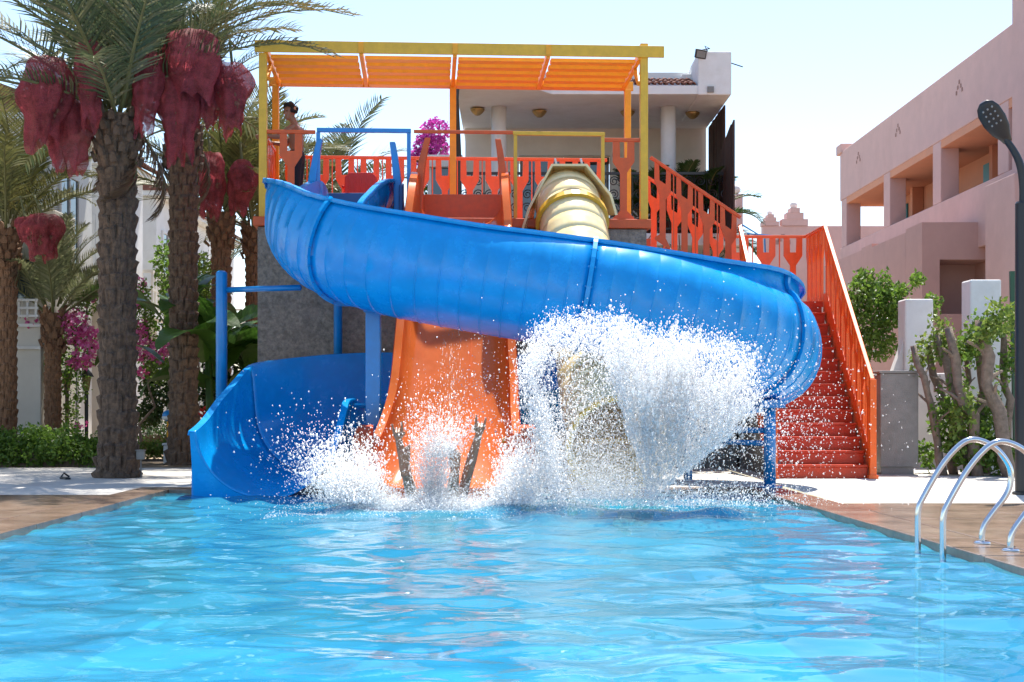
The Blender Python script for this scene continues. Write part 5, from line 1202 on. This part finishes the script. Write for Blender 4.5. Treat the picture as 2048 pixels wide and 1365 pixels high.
# the second rider: almost hidden under the big splash, one foot breaking the surface
t = thing('person', 'rider buried under the big fan of spray with one pink sole showing', 'person', (1.5, 16, 0), group='riders in the splash')
b = Body(); pel = Vector((1.42, 16.35, -.12)); ch = Vector((1.38, 16.75, .02)); hc = Vector((1.36, 17.0-.02, .16))
b.cap(pel-Vector((.08, 0, 0)), pel+Vector((.08, 0, 0)), .12, .12); b.cap(pel, ch, .14, .15); b.cap(ch-Vector((.16, 0, 0)), ch+Vector((.16, 0, 0)), .08, .08); b.cap(ch+Vector((0, .06, .05)), hc-Vector((0, .03, .03)), .058, .056)
head(b, hc, (0, -.6, .8), (0, .8, .6), 1.0)
sole = P(1305, 998, 15.7)
for sx, an in ((-1, Vector((1.25, 15.75, -.25))), (1, sole+Vector((0, .10, -.02)))):
    hp_ = pel+Vector((sx*.1, -.03, 0)); kn = (hp_+an)/2+Vector((0, 0, .06)); b.cap(hp_, kn, .085, .06); b.cap(kn, an, .06, .04); foot(b, an, (0, -1, .1), (-.75, -.1, .62), (.6, 0, .7), 1.05)
for sx in (-1, 1):
    s_ = ch+Vector((sx*.2, 0, 0)); e = s_+Vector((sx*.16, -.2, -.1)); w = e+Vector((sx*.02, -.22, -.02)); b.cap(s_, e, .05, .042); b.cap(e, w, .041, .028); hand(b, w, (0, -1, 0), (-sx, 0, 0), (0, 0, -1), 1.0, ())
b.finish('body', M_SKINW, t, .009, 4); hair(hc, (0, -.6, .8), (0, .8, .6), 1.0, t, 12); eyes(hc, (0, -.6, .8), (0, .8, .6), 1.0, t)
b = Body(); b.cap(pel-Vector((.08, 0, 0)), pel+Vector((.08, 0, 0)), .135, .135)
for sx in (-1, 1): b.cap(pel+Vector((sx*.1, -.03, 0)), pel+Vector((sx*.1, -.2, .02)), .105, .095)
b.finish('shorts', M_SHORT, t, .014, 3)
# ------------------------------------------------------------------ ladder, lamp, small things
ld = thing('pool_ladder', 'polished steel pool ladder with two looped handrails at the stone edge', 'ladder', (3.2, 10.4, 0))
def smooth_path(pts, per=7): return [tuple(p) for p in catmull(pts, per)]
RP = [(3.03, -1.0), (3.03, -.3), (3.03, .22), (3.035, .38), (3.07, .47), (3.19, .68), (3.30, .82), (3.40, .895), (3.50, .895), (3.62, .83), (3.71, .71), (3.725, .60), (3.69, .49), (3.60, .37), (3.53, .27), (3.51, .20), (3.51, .125)]
for dx, dy in ((0, 10.62), (.03, 10.10)):
    r = MB().tube(smooth_path([(x+dx, dy, z) for x, z in RP]), .0225, 16).build('handrail', M_STEEL, ld, smooth=True)
    MB().lathe([(.062, DZ+.003), (.062, DZ+.016), (.05, DZ+.024), (.026, DZ+.03)], (3.51+dx, dy, 0), 22).build('base_plate', M_STEEL, r, smooth=True)
for z in (-.25, -.55, -.85): MB().bar((3.03, 10.62, z), (3.06, 10.10, z), .08, .03).build('tread', M_STEEL, ld, bevel=.006)

LY = 16.2; lx = (2046-1024)*LY/F
lp = thing('street_lamp', 'black street lamp with flat ribbed head on a curved arm', 'lamp', (lx, LY, DZ))
MB().lathe([(.12, DZ), (.12, DZ+.03), (.088, DZ+.04), (.088, P(0, 408, LY).z), (.075, P(0, 404, LY).z)], (lx, LY, 0), 20).build('post', M_DARK, lp, smooth=False)
ap = [P(2047, 412, LY), P(2047, 372, LY), P(2040, 330, LY), P(2026, 300, LY), P(2008, 276, LY)]
MB().tube(smooth_path([tuple(q) for q in ap], 6), np.linspace(.055, .036, 25), 12).build('arm', M_DARK, lp, smooth=True)
ax = (P(1958, 212, LY)-P(2014, 284, LY)); ax.y = -.12; L_ = ax.length; ax.normalize(); nn = Vector((.0, .86, .5)); nn = (nn-ax*nn.dot(ax)).normalized(); sd = ax.cross(nn).normalized()
o_ = P(2016, 284, LY); vs = []; fs = []; n = 16; W = [(0, .055), (.12, .075), (.3, .125), (.55, .15), (.8, .145), (.95, .11), (1.03, .05)]
for s_, w in W:
    for j in range(n):
        a = 2*PI*j/n; vs.append(o_+ax*L_*s_+sd*w*.9*math.cos(a)+nn*(.045+.02*(s_ < .4))*math.sin(a)*(1 if math.sin(a) > 0 else .6)*(w/.13)**.5)
for i in range(len(W)-1):
    for j in range(n): fs.append((i*n+j, i*n+(j+1) % n, (i+1)*n+(j+1) % n, (i+1)*n+j))
fs += [tuple(range(n))[::-1], tuple(range((len(W)-1)*n, len(W)*n))]
hd = MB().add(vs, fs).build('lamp_head', M_DARK, lp, smooth=True)
M_LED = mat('led_lens', (.22, .23, .24), .25)
for i in range(4):
    for j in range(3):
        c = o_+ax*L_*(.50+.12*i)+sd*(.055*(j-1))-nn*.034
        MB().ball(c, .013, 8).build('lens', M_LED, hd, smooth=True)
for i in range(9): MB().bar(o_+ax*L_*(.42+.065*i)-sd*.085+nn*.042, o_+ax*L_*(.42+.065*i)+sd*.085+nn*.042, .006, .025, nn).build('fin', M_DARK, hd)
# red plastic chair on the platform
ch_ = thing('plastic_chair', 'red plastic chair standing on the slide platform', 'chair', (-2.25, 21.7, DK))
cx, cy = -2.28, 21.75
MB().box(cx-.24, cx+.24, cy-.24, cy+.22, DK+.40, DK+.44).build('seat', M_REDPL, ch_, bevel=.015)
mb = MB(); mb.prism([(-.25, .44), (.25, .44), (.24, .80), (.17, .86), (-.17, .86), (-.24, .80)], (cx, cy-.24, DK), (1, 0, 0), (0, -.12, 1), (0, .025, 0)); mb.build('backrest', M_REDPL, ch_, bevel=.01)
for i in range(5): MB().bar((cx-.18+.09*i, cy-.302, DK+.5), (cx-.18+.09*i, cy-.345, DK+.80), .03, .012).build('back_rib', M_REDPL, ch_)
for sx in (-1, 1):
    MB().tube([(cx+sx*.27, cy-.28, DK+.66), (cx+sx*.29, cy-.05, DK+.67), (cx+sx*.28, cy+.2, DK+.62), (cx+sx*.25, cy+.22, DK+.44)], .022, 8).build('armrest', M_REDPL, ch_, smooth=True)
    for sy in (-1, 1): MB().bar((cx+sx*.21, cy+sy*.19, DK+.41), (cx+sx*.25, cy+sy*.24, DK+.0), .04, .04).build('leg', M_REDPL, ch_)
# utility box on a stake beside the thickest palm
ub = thing('junction_post', 'small grey electrical box on a stake beside the thickest palm', 'box', (-5.12, 19.75, DZ))
a = P(282, 915, 19.75)
MB().box(a.x-.055, a.x+.055, 19.70, 19.78, a.z-.03, a.z+.09).build('box', M_CONC, ub, bevel=.008); MB().tube([(a.x, 19.75, DZ), (a.x, 19.75, a.z-.03)], .012, 8).build('stake', M_CONC, ub)
MB().box(a.x-.06, a.x+.06, 19.69, 19.79, a.z+.091, a.z+.105).build('lid', M_CONC, ub)
# dropped sandal on the deck
sa = thing('sandal', 'dark sandal lying on the pale deck near the thickest palm', 'sandal', tuple(P(130, 959, 19.3)))
q = P(130, 959, 19.3); pol = [(-.04, -.13), (.035, -.13), (.045, 0), (.05, .09), (.02, .14), (-.03, .13), (-.05, .06), (-.035, -.03)]
mb = MB(); mb.prism(pol, (q.x, q.y, DZ+.004), (.8, .6, 0), (-.6, .8, 0), (0, 0, .025)); mb.build('sole', M_DARK, sa, bevel=.006)
MB().tube([(q.x-.06, q.y+.03, DZ+.03), (q.x-.03, q.y+.05, DZ+.085), (q.x+.03, q.y+.09, DZ+.03)], .014, 8).build('strap', M_DARK, sa)
# playthings half hidden behind the second palm trunk
q = P(336, 832, 24.6); pb = thing('ball', 'blue beach ball with a white band showing beside the second dark trunk', 'ball', (q.x, 24.6, .1))
MB().ball((q.x, 24.6, q.z), .10, 16).build('cover', M_BLUEP, pb, smooth=True); MB().tube([(q.x, 24.6, .1), (q.x, 24.6, q.z-.09)], .02, 8).build('stake', M_ORGP, pb)
MB().lathe([(.085, -.05), (.103, -.03), (.103, .0), (.1, .01)], (q.x, 24.6, q.z-.02), 16).build('band', M_WHITE, pb, smooth=True)
q = P(408, 832, 24.9); rf_ = thing('red_heliconia', 'red flower spike rising between the second trunk and blue slide exit', 'flower', (q.x, 24.9, .1))
MB().tube([(q.x, 24.9, .1), (q.x+.02, 24.9, q.z)], .014, 6).build('stem', M_BANANA, rf_)
for i in range(6): MB().tube([(q.x, 24.9, q.z+.05*i-.12), (q.x+(.09 if i % 2 else -.09), 24.88, q.z+.05*i-.07), (q.x+(.14 if i % 2 else -.14), 24.88, q.z+.05*i+.0)], [.03, .028, .004], 7).build('bract', M_REDPL, rf_, smooth=True)
# white pot-like planter between the dark trunks
wp = thing('planter', 'white planter block at the foot of the second dark palm trunk', 'planter', tuple(P(340, 925, 24.3)))
q = P(340, 925, 24.3); MB().box(q.x-.09, q.x+.09, 24.2, 24.4, .1, .42).build('body', M_WHITE, wp, bevel=.015); MB().box(q.x-.11, q.x+.11, 24.18, 24.42, .422, .46).build('rim', M_WHITE, wp, bevel=.01)
# ------------------------------------------------------------------ spray: thousands of real drops
def spray_mat(name, col, tr, gl=.34):
    m = bpy.data.materials.new(name); m.use_nodes = True; nt = m.node_tree; N = nt.nodes; L = nt.links; N.remove(N["Principled BSDF"])
    d = N.new('ShaderNodeBsdfDiffuse'); d.inputs[0].default_value = col+(1,); t = N.new('ShaderNodeBsdfTranslucent'); t.inputs[0].default_value = col+(1,)
    g = N.new('ShaderNodeBsdfGlossy'); g.inputs['Roughness'].default_value = .32
    a = N.new('ShaderNodeMixShader'); a.inputs[0].default_value = tr; L.new(d.outputs[0], a.inputs[1]); L.new(t.outputs[0], a.inputs[2])
    c = N.new('ShaderNodeMixShader'); c.inputs[0].default_value = gl; L.new(a.outputs[0], c.inputs[1]); L.new(g.outputs[0], c.inputs[2])
    x = N.new('ShaderNodeBsdfTransparent'); e = N.new('ShaderNodeMixShader'); e.inputs[0].default_value = .58; L.new(c.outputs[0], e.inputs[1]); L.new(x.outputs[0], e.inputs[2]); c = e
    L.new(c.outputs[0], N["Material Output"].inputs[0]); return m
M_SPRAY = spray_mat('spray_drops', (.985, .99, .995), .6)
OCT = np.array([(1,0,0),(-1,0,0),(0,1,0),(0,-1,0),(0,0,1),(0,0,-1)], float); OF = np.array([(0,2,4),(2,1,4),(1,3,4),(3,0,4),(2,0,5),(1,2,5),(3,1,5),(0,3,5)])
TET = np.array([(1,1,1),(-1,-1,1),(-1,1,-1),(1,-1,-1)], float)/1.2; TF = np.array([(0,2,1),(0,1,3),(0,3,2),(1,2,3)])
def drops(name, C, R, D, S, parent=None, base=OCT, faces=OF):
    """Drops at C, radius R, stretched by S along direction D."""
    n = len(C); D = D/np.maximum(1e-6, np.linalg.norm(D, axis=1))[:, None]; a = np.cross(D, np.array([.31, .87, .2])); a /= np.linalg.norm(a, axis=1)[:, None]; b_ = np.cross(D, a)
    V = C[:, None, :]+R[:, None, None]*(base[None, :, 0:1]*a[:, None, :]+base[None, :, 1:2]*b_[:, None, :]+base[None, :, 2:3]*D[:, None, :]*S[:, None, None])
    k = len(base); Q = (np.arange(n)*k)[:, None, None]+faces[None]
    return kind(np_mesh(name, V.reshape(-1, 3), Q.reshape(-1, faces.shape[1]), M_SPRAY, parent), 'stuff')
def px3(px, py, Y): return np.stack([(px-1024)*Y/F, Y, CAMZ+(HOR-py)*Y/F], -1)
class Spray:
    def __init__(s): s.C, s.R, s.D, s.S = [], [], [], []
    def add(s, C, R, D, S=None):
        s.C.append(C); s.R.append(R); s.D.append(D); s.S.append(np.ones(len(C)) if S is None else S); return s
    def make(s, name, parent, base=OCT, faces=OF):
        C, R, D, S = map(np.concatenate, (s.C, s.R, s.D, s.S)); m = C[:, 2] > .03; return drops(name, C[m], R[m], D[m], S[m], parent, base, faces)
def clump(r, n, k=.5):
    """Uneven 0..1 variable bunched into filaments."""
    c = r.uniform(0, 1, max(8, n//90)); w = r.uniform(.2, 1, len(c)); i = r.choice(len(c), n, p=w/w.sum()); return np.where(r.uniform(size=n) < k, np.clip(c[i]+r.normal(size=n)*.0028, 0, 1), r.uniform(0, 1, n))
r = np.random.default_rng(5)
big = thing('splash', 'huge white fan of spray bursting up in front of the yellow tube', 'splash', (1.5, 15.7, .03))
# right-leaning fan thrown from the rider's feet
S1 = Spray(); n = 36000; u = clump(r, n, .55); ang = np.radians(-17+60*u+r.normal(size=n)*2.4*(r.uniform(size=n) < .5)); edge = 280+34*np.sin(u*17)+26*np.sin(u*47+1)+20*np.sin(u*95); t = r.uniform(0, 1, n)**.5
rad = edge*t*(1+.09*r.normal(size=n)*(t > .6)); fan = np.clip(1-.22*np.maximum(0, np.degrees(ang)-22)/20, 0, 1)
px = 1300+rad*np.sin(ang)*1.03; py = 1000-rad*np.cos(ang)*fan; Yd = 14.3-.5*t+r.normal(size=n)*(.07+.24*t)
C = px3(px, py, Yd); D = C-np.array([1.39, 14.3, 0]); S1.add(C, r.lognormal(-5.55, .55, n)*(.75+.5*t), D, 1.2+3.2*(1-.6*t)*r.uniform(0, 1, n)**2)
# arching curtain thrown towards the orange slide
def arch(n, pts, w0, w1, Y0, ys, size, seed, fall=0):
    r = np.random.default_rng(seed); P_ = catmull([(a, b_) for a, b_ in pts], 10); d = np.concatenate([[0], np.cumsum(np.linalg.norm(np.diff(P_, axis=0), axis=1))]); s = clump(r, n, .3)*d[-1]
    x = np.interp(s, d, P_[:, 0]); y = np.interp(s, d, P_[:, 1]); w = np.interp(s, [0, d[-1]], [w0, w1]); e = r.normal(size=n)
    x = x+e*w*.55; y = y+np.abs(r.normal(size=n))*w*fall+r.normal(size=n)*w*.6; Yd = Y0+r.normal(size=n)*ys
    C = px3(x, y, Yd); D = np.stack([r.normal(size=n)*.5, r.normal(size=n)*.2, np.ones(n)], -1); return C, r.lognormal(size[0], size[1], n), D, 1+r.uniform(0, 1.2, n)
S1.add(*arch(14000, [(1125, 990), (1098, 880), (1072, 790), (1058, 720), (1098, 682), (1170, 668), (1250, 680), (1310, 705), (1370, 745)], 22, 34, 14.05, .2, (-5.5, .5), 1, .8))
S1.add(*arch(7000, [(1060, 720), (1090, 665), (1160, 650), (1240, 655), (1310, 685), (1400, 690), (1470, 705), (1510, 735)], 26, 30, 13.9, .25, (-5.6, .5), 2))
S1.add(*arch(6000, [(1110, 830), (1150, 760), (1230, 720), (1300, 740)], 60, 70, 14.2, .2, (-5.65, .45), 3, .9))
S1.add(*arch(3600, [(1330, 720), (1400, 715), (1470, 740), (1500, 780)], 36, 36, 13.85, .2, (-5.4, .45), 4, .9))
S1.make('spray_drops', big, TET, TF)
# fine mist in the hollow and stray drops far out
S2 = Spray(); n = 24000; q = r.normal(size=(n, 2)); x = 1205+q[:, 0]*60; y = 998-np.abs(q[:, 1])*75; C = px3(x, y, 14.35+r.normal(size=n)*.2)
S2.add(C, r.lognormal(-5.75, .3, n), r.normal(size=(n, 3)))
n = 9000; C = px3(1290+r.normal(size=n)*150, 1012-np.abs(r.normal(size=n))*26, 14.2+r.normal(size=n)*.3); S2.add(C, r.lognormal(-5.4, .4, n), r.normal(size=(n, 3)))
n = 5200; x = 1360+r.normal(size=n)*170; y = 850+r.normal(size=n)*95; C = px3(x, y, 14.1+r.normal(size=n)*.3); S2.add(C, r.lognormal(-5.45, .4, n), r.normal(size=(n, 3)))
n = 1300; x = 1550+r.normal(size=n)*70; y = 850+r.normal(size=n)*75; C = px3(x, y, 15.4+r.normal(size=n)*.5); S2.add(C, r.lognormal(-5.2, .4, n), r.normal(size=(n, 3)))
S2.make('fine_mist', big, TET, TF)
# splash round the rider with horned hands
sm = thing('splash', 'lower white splash of spray and foam round the raised feet and hands', 'splash', (-.85, 15.5, .03))
S3 = Spray()
def fanout(n, cx, cy, a0, a1, e0, Y0, ys, size, seed, pw=.7):
    r = np.random.default_rng(seed); u = clump(r, n, .22); a = np.radians(a0+(a1-a0)*u); edge = e0*(1+.18*np.sin(u*17+seed)+.12*np.sin(u*41)); t = r.uniform(0, 1, n)**pw; rad = edge*t
    x = cx+rad*np.sin(a); y = cy-rad*np.cos(a); C = px3(x, y, Y0+r.normal(size=n)*(.05+ys*t)); D = C-px3(np.array([cx]), np.array([cy]), np.array([Y0])); return C, r.lognormal(size[0], size[1], n), D, 1+1.6*(1-t)*r.uniform(0, 1, n)
def puff(n, cx, cy, sx, sy, Y0, ys, size, seed, lean=0, hole=True):
    """Soft burst: thick low down, thinning upwards, with a few brighter jets."""
    r = np.random.default_rng(seed); h = np.abs(r.normal(size=n))*sy; x = cx+r.normal(size=n)*sx*(.55+.5*h/sy)+lean*h; j = clump(r, n, .25)*2-1; m = r.uniform(size=n) < .22
    x = np.where(m, cx+lean*h+j*sx*1.5*(.3+h/sy*.6), x); y = cy-h; C = px3(x, y, Y0+r.normal(size=n)*ys); D = np.stack([(x-cx)*.01, r.normal(size=n)*.2, .3+h*.01], -1)
    dd = np.clip(np.minimum(x-752, 1012-x)/34+r.normal(size=n)*.25, 0, 1)*np.clip((985-y)/22+r.normal(size=n)*.3, 0, 1); k = r.uniform(size=n) > dd*.96 if hole else np.ones(n, bool)
    return C[k], r.lognormal(size[0], size[1], n)[k], D[k], (1+r.uniform(0, 1.3, n))[k]
S3.add(*puff(15000, 728, 1008, 42, 62, 14.2, .2, (-5.55, .5), 21, -.35)); S3.add(*puff(7000, 700, 1006, 40, 40, 14.2, .2, (-5.6, .5), 27, -.5)); S3.add(*puff(15000, 1022, 1008, 40, 66, 14.2, .2, (-5.55, .5), 22, .25))
S3.add(*puff(8500, 868, 1000, 27, 88, 14.35, .06, (-5.7, .45), 23, .02, False)); S3.add(*puff(2400, 880, 915, 30, 40, 14.35, .08, (-5.6, .45), 28, .25, False)); S3.add(*puff(9000, 868, 1022, 90, 14, 14.15, .1, (-5.6, .45), 26)); S3.add(*puff(3000, 1060, 1006, 34, 60, 15.0, .2, (-5.6, .45), 29, .1))
n = 500; S3.add(px3(960+r.normal(size=n)*45, 780+r.normal(size=n)*60, 15.7+r.normal(size=n)*.2), r.lognormal(-5.3, .35, n), r.normal(size=(n, 3)))
S3.make('spray_drops', sm, TET, TF)
S4 = Spray(); n = 16000; x = 860+r.normal(size=n)*105; y = 1018-np.abs(r.normal(size=n))*20; S4.add(px3(x, y, 14.25+r.normal(size=n)*.2), r.lognormal(-5.75, .3, n), r.normal(size=(n, 3)))
n = 3500; x = 862+r.normal(size=n)*16; y = 985-np.abs(r.normal(size=n))*75; S4.add(px3(x, y, 14.38+r.normal(size=n)*.05), r.lognormal(-5.7, .3, n), r.normal(size=(n, 3)))
S4.make('fine_mist', sm, TET, TF)
# foam round the splashes, and a nearer band of white dots standing in for sun glints
n = 5200; x = RNG.uniform(-2.4, 2.2, n); y = 13.75+RNG.normal(size=n)*.22+.12*np.sin(x*1.7); z = .07+wave_h(x, y)
n2 = 5200; x2 = np.concatenate([RNG.normal(-.85, .75, n2//2), RNG.normal(1.4, .6, n2//2)]); y2 = 14.5+RNG.normal(size=n2)*.4; z2 = .07+wave_h(x2, y2)
C = np.stack([np.concatenate([x, x2]), np.concatenate([y, y2]), np.concatenate([z, z2])], -1); keep = RNG.uniform(size=len(C)) < .35+.3*np.sin(C[:, 0]*9)*np.sin(C[:, 1]*7+C[:, 0]*4); C = C[keep]; n = len(C)
M_ = np.tile(np.array([[0, 0, 1.]]), (n, 1)); foam = drops('foam', C, RNG.lognormal(-5.3, .45, n), M_, np.full(n, .6))
# water running down the chutes
def stream(name, path, x0, x1, n, i0, i1, seed, parent):
    r = np.random.default_rng(seed); i = r.uniform(i0, i1, n); k = i.astype(int); f = (i-k)[:, None]; p = path[k, :3]*(1-f)+path[np.minimum(k+1, len(path)-1), :3]*f; p = p.copy(); p[:, 0] += x0+(x1-x0)*np.clip(clump(r, n, .8), 0, 1); p[:, 2] += .03+np.abs(r.normal(size=n))*.012
    d = path[np.minimum(k+1, len(path)-1), :3]-path[np.maximum(k-1, 0), :3]; return kind(drops(name, p, r.lognormal(-5.6, .4, n), d, 2+r.uniform(0, 12, n)), 'stuff')
o = stream('white_water', OR, -.20, .06, 2600, 34, 78, 3, None)
o.parent = osl; o.location = -WL[osl.name]
o = stream('white_water', OR, -.4, .4, 900, 8, 24, 4, None); o.parent = osl; o.location = -WL[osl.name]

# thin foaming sheet sliding down the middle of the orange chute, and the ridge between its lanes
def sheet_mat():
    m = bpy.data.materials.new('foam_sheet'); m.use_nodes = True; nt = m.node_tree; N = nt.nodes; L = nt.links; b_ = N["Principled BSDF"]; b_.inputs['Base Color'].default_value = (.95, .93, .92, 1); b_.inputs['Roughness'].default_value = .15
    tc = N.new('ShaderNodeTexCoord'); mp = N.new('ShaderNodeMapping'); mp.inputs['Scale'].default_value = (26, 3, 3); L.new(tc.outputs['Object'], mp.inputs[0]); nz = N.new('ShaderNodeTexNoise'); nz.inputs['Scale'].default_value = 1.3; nz.inputs['Detail'].default_value = 7; L.new(mp.outputs[0], nz.inputs[0])
    mr = N.new('ShaderNodeMapRange'); mr.inputs[1].default_value = .40; mr.inputs[2].default_value = .62; L.new(nz.outputs[0], mr.inputs[0]); tr = N.new('ShaderNodeBsdfTransparent'); tl = N.new('ShaderNodeBsdfTranslucent'); a = N.new('ShaderNodeMixShader'); a.inputs[0].default_value = .4; L.new(b_.outputs[0], a.inputs[1]); L.new(tl.outputs[0], a.inputs[2])
    x = N.new('ShaderNodeMixShader'); L.new(mr.outputs[0], x.inputs[0]); L.new(tr.outputs[0], x.inputs[1]); L.new(a.outputs[0], x.inputs[2]); L.new(x.outputs[0], N["Material Output"].inputs[0]); return m
vs = []; fs = []; rows = list(range(26, 76))
for k, i in enumerate(rows):
    p = OR[i, :3]; w0 = -.20+.05*math.sin(k*.7)+.03*math.sin(k*1.9); w1 = .05+.05*math.sin(k*.5+1)+.03*math.sin(k*2.3)
    for j in range(7):
        x = w0+(w1-w0)*j/6; vs.append((p[0]+x, p[1]-.008, p[2]+.016+.006*math.sin(k*1.3+j)))
for k in range(len(rows)-1):
    for j in range(6): fs.append((k*7+j, k*7+j+1, k*7+8+j, k*7+7+j))
kind(MB().add(vs, fs).build('water_sheet', sheet_mat(), osl, smooth=True), 'stuff')
MB().tube([(OR[i, 0]+.19, OR[i, 1], OR[i, 2]+.0) for i in range(26, 79)], .035, 10).build('lane_ridge', M_ORNG, osl, smooth=True)
